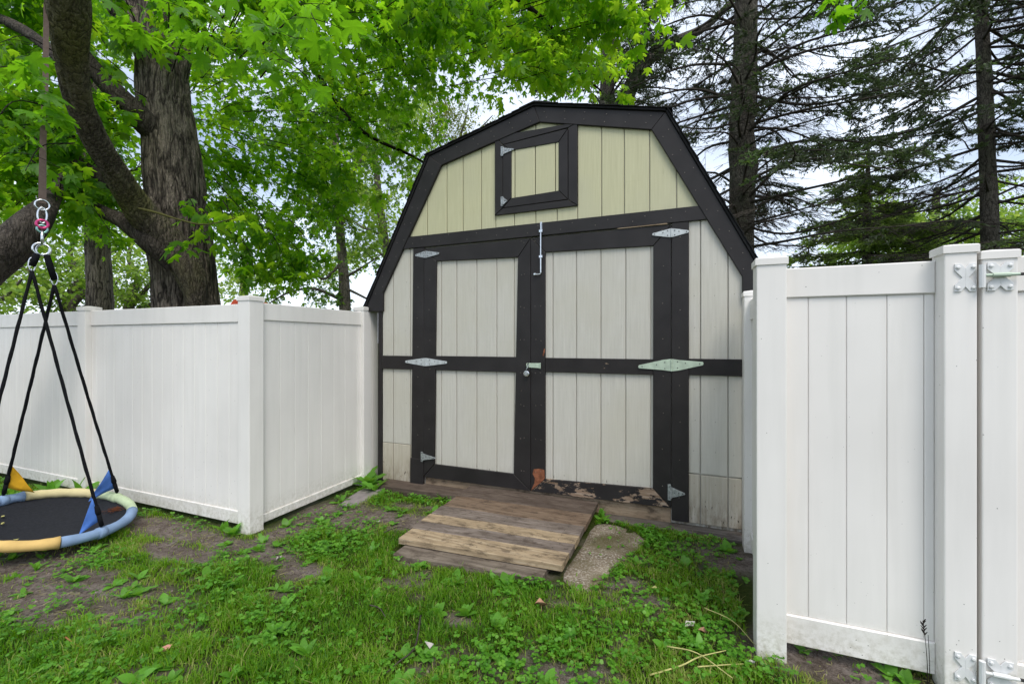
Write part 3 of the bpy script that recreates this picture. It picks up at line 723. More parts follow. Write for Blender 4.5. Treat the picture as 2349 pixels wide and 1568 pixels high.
lf = empty('vinyl_fence', (-3.22, 2.5, 0), 'white vinyl privacy fence turning a corner behind the swing, left of the shed', 'fence')
PY = 2.448
for x0, z in ((-3.288, 1.862), (-5.500, 1.842), (-7.9, 1.842)): post(lf, x0, x0+.129, PY, PY+.127, z)
run(lf, 'x', PY+.040, PY+.085, -5.371, -3.288, 1.802, 1.657, .152, .047, [-5.371,-5.294]+[-5.294+.1415*i for i in range(1, 14)]+[-3.288])
run(lf, 'x', PY+.040, PY+.085, -7.771, -5.500, 1.802, 1.657, .152, .047, even(-7.771, -5.500, 16))
RX = -3.159-.034
run(lf, 'y', RX, RX-.045, 2.575, 3.775, 1.815, 1.675, .105, .035, [2.575,2.606,2.766,2.920,3.066,3.220,3.380,3.530,3.709,3.775])
post(lf, -3.288, -3.159, 3.755, 3.880, 1.872)
o = MB().box(-3.285, -3.162, 3.883, 3.99, -.05, 1.845).build('post', VINYL, lf, bevel=.006)
cap_mesh(-3.285, -3.162, 3.8895, 3.99, 1.850).build('cap', VINYL, o)

rf = empty('vinyl_fence', (.37, 2.47, 0), 'white vinyl fence with tall plain posts to the right of the shed', 'fence')
QY = 2.410
post(rf, .307, .433, QY, QY+.127, 1.905)
post(rf, 1.006, 1.112, QY, QY+.106, 1.910)
run(rf, 'x', QY+.068, QY+.108, .433, 1.006, 1.854, 1.712, .188, .048, [.433,.535,.686,.838,.970,1.006])
post(rf, .376, .503, 3.56, 3.687, 1.865)
run(rf, 'y', .413, .463, QY+.127, 3.56, 1.80, 1.655, .15, .045, even(QY+.127, 3.56, 7))

gt_ = empty('fence_gate', (1.12, 2.42, 0), 'white vinyl gate at the far right edge hung on two butterfly hinges', 'gate')
o = MB().box(1.128, 1.238, QY+.002, QY+.108, .03, 1.872).build('gate_stile', VINYL, gt_, bevel=.006); cap_mesh(1.128, 1.238, QY+.002, QY+.108, 1.866).build('cap', VINYL, o)
o = MB().box(2.10, 2.21, QY+.002, QY+.108, .03, 1.872).build('gate_stile', VINYL, gt_, bevel=.006); cap_mesh(2.10, 2.21, QY+.002, QY+.108, 1.866).build('cap', VINYL, o)
run(gt_, 'x', QY+.030, QY+.078, 1.238, 2.10, 1.850, 1.705, .19, .05, even(1.238, 2.10, 6))
def butterfly(zc, ang):
    y = QY-.006; h = .058
    for xc, s, w_ in ((1.072, -1, .036), (1.178, 1, .043)):
        pass
    b = MB()
    def wing(cx, w_, yy):
        for sg in (-1, 1):
            b.slab([(cx-w_, zc+sg*h), (cx-w_*.4, zc+sg*h), (cx, zc+sg*h*.66), (cx, zc), (cx-w_*.30, zc), (cx-w_, zc+sg*h*.52)], yy, yy+.005, .0008)
            b.slab([(cx+w_, zc+sg*h), (cx+w_*.4, zc+sg*h), (cx, zc+sg*h*.66), (cx, zc), (cx+w_*.30, zc), (cx+w_, zc+sg*h*.52)], yy, yy+.005, .0008)
            for k in (-.72, .72): b.lathe((cx+k*w_, yy-.0005, zc+sg*h*.74), [(.0075, 0), (.0075, .004), (.004, .006)], 6, Matrix.Rotation(math.radians(90), 4, 'X'))
    wing(1.072, .034, y); hn = b.build('hinge', WHITEMETAL, gt_)
    b = MB(); wing(1.181, .040, y); b.build('hinge_plate', WHITEMETAL, hn)
    b = MB(); 
    b.tube([(1.119, y-.012, zc-.045), (1.119, y-.012, zc+.048)], .0105, 12); b.build('knuckle', WHITEMETAL, hn, smooth=False)
    b = MB(); b.tube([(1.128, y-.012, zc+.004+ang*.0), (1.232, y-.012, zc+.004)], .0065, 10); b.tube([(1.15, y-.012, zc+.004), (1.205, y-.012, zc+.004)], .0095, 10); b.build('adjuster_bolt', GREENZINC if zc > 1 else WHITEMETAL, hn)
    b = MB(); b.tube([(1.232, y-.012, zc+.004), (1.246, y-.012, zc+.004)], .0062, 8); b.build('bolt_end', BLACKMETAL, hn)
butterfly(1.767, 0); butterfly(.150, 0)

# ------------------------------------------------------------------ saucer swing
SC = Vector((-4.477, 1.833, .185)); SN = Vector((.174, .089, 1)).normalized(); SR = .475
su = (RT-SN*RT.dot(SN)).normalized(); sw = SN.cross(su)
def ringpt(a, r=SR, h=0): return SC+r*(math.cos(a)*su+math.sin(a)*sw)+SN*h
swing = empty('saucer_swing', tuple(SC), 'round saucer swing with faded coloured rim hanging on black ropes', 'swing')
segs = [(-37.6, 40, BLUEF, 'faded blue sleeve'), (40, 101, GRNF, 'faded green sleeve'), (101, 155, YELF, 'pale yellow sleeve'), (155, 205, BLUEF, 'faded blue sleeve'), (205, 262, GRNF, 'faded green sleeve'), (262, 322.4, ORF, 'orange yellow sleeve')]
for a0, a1, m, lb in segs:
    b = MB(); n = 14; pts = []; rr = []
    for k in range(n+1):
        a = math.radians(a0+.25+(a1-a0-.5)*k/n); pts.append(ringpt(a)); rr.append(.036+random.uniform(-.003,.003)+(.004 if k in (0, n) else 0))
    b.tube(pts, rr, 12); b.build('rim_sleeve', m, swing, smooth=True)['label'] = lb
# rope collars wrapped round the rim
ATT = [-10, 80, 170, 260]
apex = at(97, 575, 3.30)
# fabric skirt sloping from rim to mat, then mat
b = MB(); n = 48; prof = [(.472, -.030), (.44, -.048), (.40, -.060)]
rings = [[b.bm.verts.new(ringpt(2*math.pi*k/n, r, h)) for k in range(n)] for r, h in prof]
for r0, r1 in zip(rings, rings[1:]): b.quadring(r0, r1)
b.build('rim_skirt', YELF, swing, smooth=True)
b = MB(); prof = [(.455, -.028), (.36, -.050), (.25, -.062), (.12, -.070), (.02, -.072)]
rings = [[b.bm.verts.new(ringpt(2*math.pi*k/n, r, h+random.uniform(-.001,.001))) for k in range(n)] for r, h in prof]
for r0, r1 in zip(rings, rings[1:]): b.quadring(r0, r1)
b.bm.faces.new(rings[-1]); b.build('mat', MATF, swing, smooth=True)
# hardware column, top to bottom
def ring_obj(c, r, t, nrm, m, name='ring', ex=1.0):
    nrm = Vector(nrm).normalized(); x = nrm.orthogonal().normalized(); x = Vector((0,0,1)) if abs(nrm.z) < .5 else x; x = (x-nrm*x.dot(nrm)).normalized(); y = nrm.cross(x)
    b = MB(); b.tube([Vector(c)+r*(ex*math.cos(k*math.pi/9)*x+math.sin(k*math.pi/9)*y) for k in range(18)], t, 8, closed=True)
    return b.build(name, m, swing, smooth=True)
zc = lambda py: 1.5-(py-784)*3.30/1018
hx = Vector((apex.x, apex.y, 0))
vdir = Vector((apex.x, apex.y, 0)).normalized()
def hz(py, dx=0): return Vector((apex.x, apex.y, zc(py)))+dx*vdir.cross(Vector((0,0,1)))
top = at(106, 18, 3.30); sb_ = hz(466)
b = MB(); side = vdir.cross(Vector((0,0,1)))
prof = [top+Vector((0,0,.03)), top.lerp(sb_, .35)+side*.004, top.lerp(sb_, .7)-side*.003, sb_]
wd = [.016, .018, .020, .024]
for dv in (0, .012):
    rows = [[b.bm.verts.new(p+sg*side*w_*.9+vdir*(dv+e)) for sg, e in ((-1, 0), (1, 0), (1, .005), (-1, .005))] for p, w_ in zip(prof, wd)]
    for r0, r1 in zip(rows, rows[1:]): b.quadring(r0, r1)
    b.bm.faces.new(rows[0]); b.bm.faces.new(rows[-1][::-1])
b.build('strap', STRAP, swing)
ring_obj(hz(470), .038, .006, vdir, CHROME)
b = MB(); b.tube([hz(494)+.024*math.cos(k*math.pi/10)*side+.058*math.sin(k*math.pi/10)*Vector((0,0,1)) for k in range(20)], .0065, 8, closed=True); b.build('carabiner', CHROME, swing, smooth=True)
for nm, a, c, r, m in (('swivel_shank', 530, 562, .0105, CHROME),):
    b = MB(); b.tube([hz(a), hz((a+c)/2), hz(c)], [r, r*.8, r], 10); b.build(nm, m, swing, smooth=True)
ring_obj(hz(514), .030, .010, vdir, PINK, 'swivel'); ring_obj(hz(525), .027, .008, vdir, TEAL)
ring_obj(hz(571, -.006), .044, .0065, vdir, CHROME); ring_obj(hz(573, .006), .042, .0065, vdir+side*.5, CHROME)
# two loop slings, then carabiners, then two ropes each
jl = hz(612, -.050)-0*side; jr = hz(640, .055)
jl = hz(612, .0)-side*.052; jr = hz(640, 0)+side*.062
for j, m0 in ((jl, -.026), (jr, .022)):
    s0 = hz(583)+side*m0
    b = MB(); b.tube([s0, s0.lerp(j, .5), j], [.020, .022, .019], 8); b.build('sling', ROPE, swing, smooth=True)
    b = MB(); cpts = [j+Vector((0,0,.012))+(.018*math.cos(k*math.pi/8)*side+.05*math.sin(k*math.pi/8)*Vector((0,0,1))) for k in range(16)]
    b.tube(cpts, .0045, 6, closed=True); b.build('carabiner', CHROME, swing, smooth=True)
def rope(p0, p1):
    b = MB(); n = 26; d = p1-p0; x = d.orthogonal().normalized(); y = d.normalized().cross(x)
    b.tube([p0+d*(k/n)+.0011*(math.cos(k*1.9)*x+math.sin(k*1.9)*y)+Vector((0,0,-.012*math.sin(math.pi*k/n))) for k in range(n+1)], [.0105+.0008*math.sin(k*2.3) for k in range(n+1)], 7)
    return b.build('rope', ROPE, swing, smooth=True)
ends = {}
for ang, j in zip(ATT, (jr, jr, jl, jl)):
    e = ringpt(math.radians(ang), SR+.0, .045); ends[ang] = (j-Vector((0,0,.035)), e)
ends[-10] = (jl-Vector((0,0,.035)), ends[-10][1])       # near right rope crosses over from the left sling
ends[170] = (jr-Vector((0,0,.035)), ends[170][1]); ends[260] = (jl-Vector((0,0,.035)), ends[260][1])
for ang, (p0, p1) in ends.items():
    r_ = rope(p0, p1)
    d = (p0-p1).normalized()
    b = MB(); b.tube([p1+d*.16, p1+d*.11, p1+d*.09], [.014, .019, .014], 8); b.tube([p1+d*.09, p1+d*.01], .015, 8); b.build('rope_sleeve', ROPE, r_, smooth=True)
    b = MB(); a_ = math.radians(ang); tdir = (-math.sin(a_)*su+math.cos(a_)*sw)
    b.tube([ringpt(a_-.055), ringpt(a_), ringpt(a_+.055)], [.040, .042, .040], 12); b.build('rim_collar', BLUEF if ang in (-10, 170) else GRNF, swing, smooth=True)
def flag(ang, m, l, fall, up=.12):
    p0, p1 = ends[ang]; d = (p0-p1).normalized(); a = p1+d*(up+.19); c = p1+d*up
    b = MB(); tip = c-fall*l+Vector((0,0,-.02)); nrm = (a-c).cross(tip-c).normalized(); n = 6; rows = []
    for i in range(n+1):
        t = i/n; row = []
        for k in range(5):
            s = k/4; base = a.lerp(c, s); q = base.lerp(tip, t)
            q = q+nrm*(.018*math.sin(t*5+s*2.5)*(t*(1-t)*3))
            row.append(b.bm.verts.new(q))
        rows.append(row)
    for r0, r1 in zip(rows, rows[1:]):
        for k in range(4): b.bm.faces.new((r0[k], r0[k+1], r1[k+1], r1[k]))
    o = b.build('flag', m, swing, smooth=True); so = o.modifiers.new('thickness', 'SOLIDIFY'); so.thickness = .003
    return o
flag(80, BLUEFLAG, .19, side*.9+Vector((0,0,.30)), .05); flag(-10, BLUEFLAG, .12, side*.95+Vector((0,0,.45)), .05)
flag(170, YELFLAG, .18, -side*.85+Vector((0,0,.30)), .06); flag(260, YELFLAG, .16, side*.6+Vector((0,0,.6)))

# ------------------------------------------------------------------ leaves and twigs in bulk
def maple_outline(teeth=True):
    half = [(0, 1.0), (.07, .80), (.17, .83), (.13, .66), (.12, .50), (.30, .62), (.36, .74), (.42, .66), (.56, .66), (.47, .52), (.50, .42), (.30, .32), (.40, .22), (.46, .18), (.36, .08), (.20, .02), (.05, .06)]
    if not teeth: half = [(0, 1.0), (.17, .80), (.12, .50), (.52, .70), (.32, .32), (.46, .16), (.08, .03)]
    return half+[(-x, y) for x, y in half[:0:-1]]
def leaf_template(teeth):
    o = maple_outline(teeth); v = [(0, .28, 0)]+[(x, y, -.55*x*x-.12*(y-.3)**2) for x, y in o]
    n = len(o); f = [(0, i+1, (i+1) % n+1) for i in range(n)]
    return np.array(v, float), np.array(f)
OV = np.array([(0,0,0),(.28,.35,-.04),(.22,.75,-.04),(0,1,-.02),(-.22,.75,-.04),(-.28,.35,-.04)], float); OF = np.array([(0,1,2),(0,2,3),(0,3,4),(0,4,5)])
DV = np.array([(0,0,0),(.36,.5,.06),(0,1,0),(-.36,.5,.06)], float); DF = np.array([(0,1,2),(0,2,3)])
MVn, MFn = leaf_template(True); MVs, MFs = leaf_template(False)
def warp(V, k):
    V = V.copy(); V[:, 2] += (-.5, .35, -.9, .1)[k]*V[:, 1]**2*.5+(.3, -.3, .15, .5)[k]*V[:, 0]*V[:, 1]; V[:, 0] *= (1, .85, .95, 1.12)[k]; return V
VAR = [warp(MVs, k) for k in range(4)]
def orient(n, nrm, tipdir):
    """rows of frames: y along tip, z along normal"""
    y = tipdir/np.linalg.norm(tipdir, axis=1, keepdims=True); z = nrm-(nrm*y).sum(1, keepdims=True)*y; z /= np.linalg.norm(z, axis=1, keepdims=True)+1e-9
    x = np.cross(y, z); return x, y, z
def scatter(pos, size, nrm, tip, TV, TF, tint):
    x, y, z = orient(len(pos), nrm, tip)
    v = pos[:, None, :]+size[:, None, None]*(TV[None, :, 0, None]*x[:, None]+TV[None, :, 1, None]*y[:, None]+TV[None, :, 2, None]*z[:, None])
    k = len(TV); f = TF[None]+(np.arange(len(pos))*k)[:, None, None]
    return v.reshape(-1, 3), f.reshape(-1, TF.shape[1]), np.repeat(tint, k)
def leaf_dirs(n, droop=.75, spread=.6):
    a = rng.uniform(0, 2*np.pi, n); dz = -droop+rng.normal(0, .35, n)
    tip = np.stack([np.cos(a), np.sin(a), dz], 1)
    nrm = np.stack([rng.normal(0, spread, n), rng.normal(0, spread, n), np.ones(n)], 1)+np.stack([np.cos(a), np.sin(a), 0*a], 1)*.5
    return nrm, tip
class Bulk:
    def __init__(s): s.v, s.f, s.t, s.n = [], [], [], 0
    def add(s, v, f, t):
        s.v.append(v); s.f.append(f+s.n); s.t.append(t); s.n += len(v)
    def build(s, name, m, parent, kind='stuff'):
        if not s.v: return None
        me = fast_mesh(name, np.concatenate(s.v), np.concatenate(s.f), np.concatenate(s.t))
        o = link(name, me, m, parent)
        if kind: o['kind'] = kind
        return o
class Twigs:
    """many thin tubes in one mesh"""
    def __init__(s): s.v, s.f, s.n = [], [], 0
    def add(s, pts, r0, r1, n=4):
        P = np.array([tuple(p) for p in pts], float); m = len(P)
        T = np.gradient(P, axis=0); T /= np.linalg.norm(T, axis=1, keepdims=True)+1e-9
        up = np.array([0.31, .17, .93]); x = np.cross(T, up); x /= np.linalg.norm(x, axis=1, keepdims=True)+1e-9; y = np.cross(T, x)
        r = np.linspace(r0, r1, m)[:, None, None]; a = np.arange(n)*2*np.pi/n
        v = P[:, None]+r*(np.cos(a)[None, :, None]*x[:, None]+np.sin(a)[None, :, None]*y[:, None])
        i = np.arange(m-1)[:, None]*n; k = np.arange(n)[None]; k2 = (k+1) % n
        f = np.stack([i+k, i+k2, i+n+k2, i+n+k], -1).reshape(-1, 4)
        s.v.append(v.reshape(-1, 3)); s.f.append(f+s.n); s.n += m*n
    def build(s, name, m, parent):
        if not s.v: return None
        me = fast_mesh(name, np.concatenate(s.v), np.concatenate(s.f), None, True); o = link(name, me, m, parent); o['kind'] = 'stuff'; return o
def spline(pts, n):
    P = [np.array(tuple(p), float) for p in pts]; P = [2*P[0]-P[1]]+P+[2*P[-1]-P[-2]]; out = []; m = len(P)-3
    for j in range(n+1):
        u = j/n*m; i = min(int(u), m-1); t = u-i; p0, p1, p2, p3 = P[i:i+4]
        out.append(.5*((2*p1)+(-p0+p2)*t+(2*p0-5*p1+4*p2-p3)*t*t+(-p0+3*p1-3*p2+p3)*t**3))
    return np.array(out)
def bark_limb(name, pts, radii, m, parent, n=40, seg=None, amp=.06, freq=9, flare=None, lump=.05):
    L_ = sum((Vector(tuple(b))-Vector(tuple(a))).length for a, b in zip(pts, pts[1:])); seg = seg or int(max(10, L_*28))
    P = spline(pts, seg); R_ = np.interp(np.linspace(0, 1, seg+1), np.linspace(0, 1, len(radii)), radii)
    T = np.gradient(P, axis=0); T /= np.linalg.norm(T, axis=1, keepdims=True)
    x = np.zeros_like(P); up = np.array([1.0, .2, 0]); 
    for i in range(len(P)):
        v = up-T[i]*np.dot(up, T[i]); v /= np.linalg.norm(v); x[i] = v; up = v
    y = np.cross(T, x); a = np.arange(n)*2*np.pi/n
    s = np.concatenate([[0], np.cumsum(np.linalg.norm(np.diff(P, axis=0), axis=1))])
    sd_ = rng.uniform(0, 40)
    ca, sa = np.cos(a)[None], np.sin(a)[None]; q = np.stack([ca*freq/3+0*s[:, None]+sd_, sa*freq/3+0*s[:, None], 0*ca+s[:, None]*1.1], -1)
    wob = vnoise(q*.8+5)-.5
    q2 = q+wob[..., None]*.6
    rd = 1-np.abs(vnoise(q2*1.5)-.5)*2; rd2 = 1-np.abs(vnoise(q2*3.1*np.array([1, 1, .8])+9)-.5)*2
    lumps = vnoise(np.stack([ca*1.2+0*s[:, None]+sd_, sa*1.2+0*s[:, None], 0*ca+s[:, None]*2.2], -1))-.5
    r = R_[:, None]*(1-amp*(rd**3)*1.2-amp*.6*rd2**3+lump*2*lumps+lump*.8*(vnoise(np.stack([ca*2.4+0*s[:, None]+sd_, sa*2.4+0*s[:, None], 0*ca+s[:, None]*6], -1))-.5))
    V = P[:, None]+r[..., None]*(ca[..., None]*x[:, None]+sa[..., None]*y[:, None])
    i = np.arange(seg)[:, None]*n; k = np.arange(n)[None]; k2 = (k+1) % n
    f = np.stack([i+k, i+k2, i+n+k2, i+n+k], -1).reshape(-1, 4)
    o = link(name, fast_mesh(name, V.reshape(-1, 3), f, None, True), m, parent); return o

def spray(twigs, bulk, c, r, toward, n, size, TV, TF, tb=.5, flat=.4, droop=.75, tw=.006, spread=.6, singles=None):
    """one leafy bough: a stem coming from `toward`, side twigs, leaves along them"""
    c = np.array(tuple(c), float); to = np.array(tuple(toward), float); d = to-c; d /= np.linalg.norm(d)
    s0 = c+d*r*1.25; s1 = c-d*r*.9+np.array([0, 0, -.25*r])
    mid = c+np.array([rng.normal(0, .1*r), rng.normal(0, .1*r), .12*r])
    path = spline([s0, mid, s1], 7); twigs.add(path, tw, tw*.35)
    nt_ = max(5, int(n/8)); pos = []
    sidev = np.cross(d, [0, 0, 1.0]); sidev /= np.linalg.norm(sidev)+1e-9
    for k in range(nt_):
        u = rng.uniform(.12, 1); b0 = path[int(u*7)]
        dirv = -d*rng.uniform(.2, .9)+sidev*rng.choice([-1, 1])*rng.uniform(.4, 1.1)+np.array([0, 0, rng.normal(-.1, .35)]); dirv /= np.linalg.norm(dirv)
        ln = r*rng.uniform(.35, .95)
        e = b0+dirv*ln+np.array([0, 0, -.15*ln]); tp_ = spline([b0, (b0+e)/2+np.array([0, 0, .05*ln]), e], 3); twigs.add(tp_, tw*.45, tw*.2, 3)
        m_ = max(3, int(n/nt_)); us = rng.uniform(.2, 1.05, m_)
        pos.append(b0+(e-b0)*us[:, None]+rng.normal(0, .06*r+.3*size, (m_, 3))*np.array([1, 1, flat+.3]))
    pos = np.concatenate(pos); m_ = len(pos); nrm, tip = leaf_dirs(m_, droop, spread)
    tint = np.clip(rng.normal(tb, .2, m_), 0, 1); sz = size*np.clip(rng.normal(.92, .26, m_), .4, 1.5)
    if TV is MVs: TV = VAR[rng.integers(4)]
    if singles is not None: singles.append((pos, sz, nrm, tip))
    else: bulk.add(*scatter(pos, sz, nrm, tip, TV, TF, tint))

# ------------------------------------------------------------------ the big maple
mp_ = empty('maple_tree', (-5.7, 3.55, 0), 'huge old maple with furrowed grey trunk rising behind the left fence', 'tree')
bark_limb('trunk', [at(430,800,5.4)+Vector((0,0,-1.5)), at(430,760,5.4), at(425,690,5.4), at(412,520,5.4), at(392,330,5.4), at(374,190,5.4), at(360,40,5.4), at(352,-160,5.4)],
          [0.421,0.381,0.352,0.328,0.304,0.279,0.235,0.203], BARK, mp_, 96, 200, .075, 14, lump=.06)
bark_limb('limb', [at(455,745,5.05), at(440,640,5.0), at(390,560,4.92), at(322,478,4.65), at(250,375,4.25), at(188,250,3.85), at(166,130,3.55), at(155,0,3.3), at(150,-170,3.05)],
          [0.08,0.152,0.172,0.148,0.112,0.1,0.108,0.132,0.12], BARKM, mp_, 64, 190, .07, 12, lump=.15)
bark_limb('limb', [at(395,610,4.9), at(345,560,4.75), at(285,510,4.75), at(228,482,4.8), at(160,438,4.9), at(90,380,5.0), at(0,330,5.1)], [.08,.10,.08,.068,.062,.05,.04], BARKD, mp_, 28, 60, .05, 7)
bark_limb('limb', [at(392,350,5.38), at(362,312,5.25), at(325,272,5.1), at(285,232,5.0), at(225,170,4.95), at(160,90,4.9), at(90,20,4.9)], [.12,.15,.135,.11,.095,.08,.06], BARKD, mp_, 28, 60, .05, 7)
bark_limb('limb', [at(352,520,4.78), at(318,470,4.8), at(262,425,5.0), at(200,388,5.1), at(140,340,5.2), at(50,300,5.4), at(-60,230,5.6)], [.09,.10,.085,.075,.065,.05,.04], BARKD, mp_, 28, 60, .05, 7)
bark_limb('limb', [at(376,230,5.4), at(358,150,5.4), at(310,60,5.3), at(262,-10,5.2), at(230,-100,5.2)], [.15,.19,.17,.15,.13], BARK, mp_, 40, 60, .06, 9)
bark_limb('limb', [at(382,250,5.4), at(396,160,5.42), at(424,70,5.6), at(455,-40,5.9), at(520,-200,6.2)], [.13,.17,.15,.13,.11], BARK, mp_, 40, 50, .06, 9)
bark_limb('limb', [at(175,180,3.75), at(110,110,3.9), at(40,62,4.1), at(-60,20,4.3)], [.05,.045,.05,.04], BARKD, mp_, 16, 40, .05, 7)
# long boughs over the shed
bark_limb('limb', [at(470,-160,5.9), at(640,20,6.3), at(740,190,6.6), at(830,300,6.9), at(950,360,7.2), at(1010,400,7.4)], [.07,.05,.04,.03,.022,.012], TWIG, mp_, 10, 50, .04, 5)
bark_limb('limb', [at(700,-250,5.2), at(860,-40,5.6), at(905,80,5.9), at(935,170,6.2)], [.05,.035,.025,.012], TWIG, mp_, 10, 40, .04, 5)
bark_limb('limb', [at(900,-350,4.4), at(1130,-60,4.8), at(1260,60,5.0), at(1290,130,5.2), at(1380,210,5.3)], [.05,.035,.025,.02,.01], TWIG, mp_, 10, 40, .04, 5)
bark_limb('limb', [at(1300,-350,3.6), at(1450,-120,4.0), at(1560,-60,4.1), at(1900,-40,3.6), at(1960,30,3.4)], [.05,.035,.025,.015,.006], TWIG, mp_, 10, 40, .04, 5)
tw = Twigs(); bk = Bulk(); fg = []
TR = at(400, 250, 5.4)
def field(x0, x1, y0, y1, d0, d1, count, r, n, size, tb, keep=lambda x, y: True, TV=MVs, TF=MFs, singles=None, toward=None, twg=tw, blk=bk, **k):
    done = 0; tries = 0
    while done < count and tries < count*20:
        tries += 1
        x = rng.uniform(x0, x1); y = rng.uniform(y0, y1)
        if not keep(x, y): continue
        d = rng.uniform(d0, d1); c = at(x, y, d)
        spray(twg, blk, c, r*rng.uniform(.7, 1.25), toward if toward is not None else TR, n, size, TV, TF, tb+rng.normal(0, .1), singles=singles, **k); done += 1
# outline of the crown's lower edge, left to right
lo = lambda x: np.interp(x, [-150, 60, 110, 200, 300, 330, 470, 520, 600, 700, 780, 860, 960, 1030, 1060], [420, 430, 520, 560, 470, 300, 300, 620, 640, 600, 560, 470, 400, 300, 100])
lo2 = lambda x: np.interp(x, [450, 520, 650, 740, 800, 900, 960, 1040, 1100], [660, 660, 610, 550, 440, 400, 350, 280, 150])
field(-150, 1060, -150, 640, 6.6, 9.2, 118, .75, 135, .102, .52, lambda x, y: y < lo2(max(x, 450))-30 if x > 450 else y < lo(x)-20)
field(480, 780, 60, 560, 5.8, 7.2, 30, .6, 112, .102, .5, lambda x, y: y < lo2(x)-60)
field(-120, 330, -120, 500, 4.3, 6.2, 46, .5, 90, .12, .5, lambda x, y: y < lo(x)-50 and not (250 < x and y > 330))
field(300, 700, -100, 40, 4.0, 5.2, 16, .5, 80, .125, .5)
# hanging spray before the trunk, low
field(430, 560, 480, 530, 4.3, 4.6, 4, .26, 24, .12, .55)
field(540, 720, 500, 600, 5.2, 6.4, 10, .45, 60, .115, .5)
field(-120, 170, 330, 470, 4.4, 5.8, 16, .45, 70, .12, .55)
# boughs above the shed roof
field(740, 1380, -160, 235, 5.2, 7.2, 74, .55, 104, .10, .58, lambda x, y: y < np.interp(x, [740, 1010, 1030, 1110, 1140, 1220, 1330, 1400], [240, 240, 120, 120, 215, 230, 205, 190])-25 and not (1010 < x < 1140 and y > 95))
field(1180, 1500, -120, 195, 4.2, 5.2, 30, .42, 78, .10, .82, lambda x, y: y < np.interp(x, [1180, 1230, 1400, 1410, 1500], [200, 215, 195, 80, 70])-20)  # lighter leaf tint paints these right-hand boughs as lit
field(640, 1050, -140, 120, 4.0, 5.4, 18, .5, 100, .105, .5)
# young leafy shoots growing from the limb
near = []
# nearest leaves: objects of their own
field(1895, 1975, -30, 50, 3.3, 3.6, 2, .16, 11, .11, .7, singles=near, toward=at(1900, -80, 3.6))
field(400, 720, -60, 170, 2.5, 3.5, 7, .42, 26, .125, .5, singles=near)
field(330, 430, -30, 120, 3.0, 3.8, 3, .28, 14, .12, .5, singles=near)
field(-60, 110, 60, 420, 2.8, 3.6, 4, .36, 22, .12, .5, singles=near)
pn, sn, nn, tn = (np.concatenate(a) for a in zip(*near)) if near else (None,)*4
templ = fast_mesh('leaf', MVn, MFn); templ.materials.append(MAPLE1)
xx, yy, zz = orient(len(pn), nn, tn)
ml = root_loc(mp_)
for i in range(min(290, len(pn))):
    o = bpy.data.objects.new('leaf', templ); C.objects.link(o); o.parent = mp_
    M = Matrix(((xx[i,0], yy[i,0], zz[i,0]), (xx[i,1], yy[i,1], zz[i,1]), (xx[i,2], yy[i,2], zz[i,2])))
    o.matrix_local = Matrix.Translation(Vector(pn[i])-ml) @ (M*float(sn[i])).to_4x4()
tw.build('twigs', TWIG, mp_); bk.build('leaves', MAPLE, mp_)
b = MB(); b.tube([tuple(p) for p in spline([at(318,478,4.4), at(360,488,4.35), at(415,505,4.3), at(470,515,4.3), at(540,500,4.3)], 14)], [.011]*6+[.009]*5+[.005]*4, 6); b.build('shoot', GTWIG, mp_, smooth=True)

lt = empty('leaning_tree', tuple(at(-420, 1050, 3.6)*1.0), 'dark leaning tree bough at the left edge behind the swing ropes', 'tree')
lt.location.z = 0
bark_limb('trunk', [at(-420, 1050, 3.6), at(-200, 780, 3.7), at(-80, 655, 3.7), at(15, 572, 3.75), at(80, 505, 3.9), at(115, 460, 4.2), at(150, 400, 4.6)], [0.22,0.185,0.158,0.145,0.114,0.0748,0.044], BARKD, lt, 44, 120, .04, 8, lump=.05)
tw = Twigs(); bk = Bulk()
for k in range(9): spray(tw, bk, at(rng.uniform(60, 230), rng.uniform(330, 470), rng.uniform(4.2, 5)), .35, at(150, 430, 4.2), 50, .115, MVs, MFs, .5)
tw.build('twigs', TWIG, lt); bk.build('leaves', MAPLE, lt)

# ------------------------------------------------------------------ trees beyond the fences
def bgtree(label, loc, trunk, m_b, limbs, fields, m_l, name='broadleaf_tree', group=None, size_t=(OV, OF)):
    t = empty(name, (loc[0], loc[1], 0), label, 'tree', group)
    bark_limb('trunk', trunk[0], trunk[1], m_b, t, 28, max(40, 20*len(trunk[0])), .06, 9)
    for p, r in limbs: bark_limb('limb', p, r, m_b, t, 10, 24, .04, 5)
    tw = Twigs(); bk = Bulk()
    for f in fields:
        field(*f[0], **f[1], toward=trunk[0][len(trunk[0])//2], twg=tw, blk=bk, TV=size_t[0], TF=size_t[1])
    tw.build('twigs', TWIG, t); bk.build('leaves', m_l, t); return t
def down(p): return Vector((p.x, p.y, -.1))
# straight furrowed trunk by the second fence post
q0 = at(228, 720, 9.5)
bgtree('straight dark furrowed trunk standing just right of the second fence post', q0, ([down(q0), at(230,740,9.5), at(226,620,9.5), at(222,500,9.5), at(218,330,9.5), at(214,150,9.5)], [0.288,0.248,0.228,0.216,0.2,0.16]), BARK,
       [([at(222,500,9.5), at(260,420,9.4), at(330,380,9.2)], [.09,.06,.03])],
       [((90, 380, 300, 545, 8.6, 10.4, 16, .8, 70, .13, .45), {})], MIDL, 'maple_tree', size_t=(MVs, MFs))
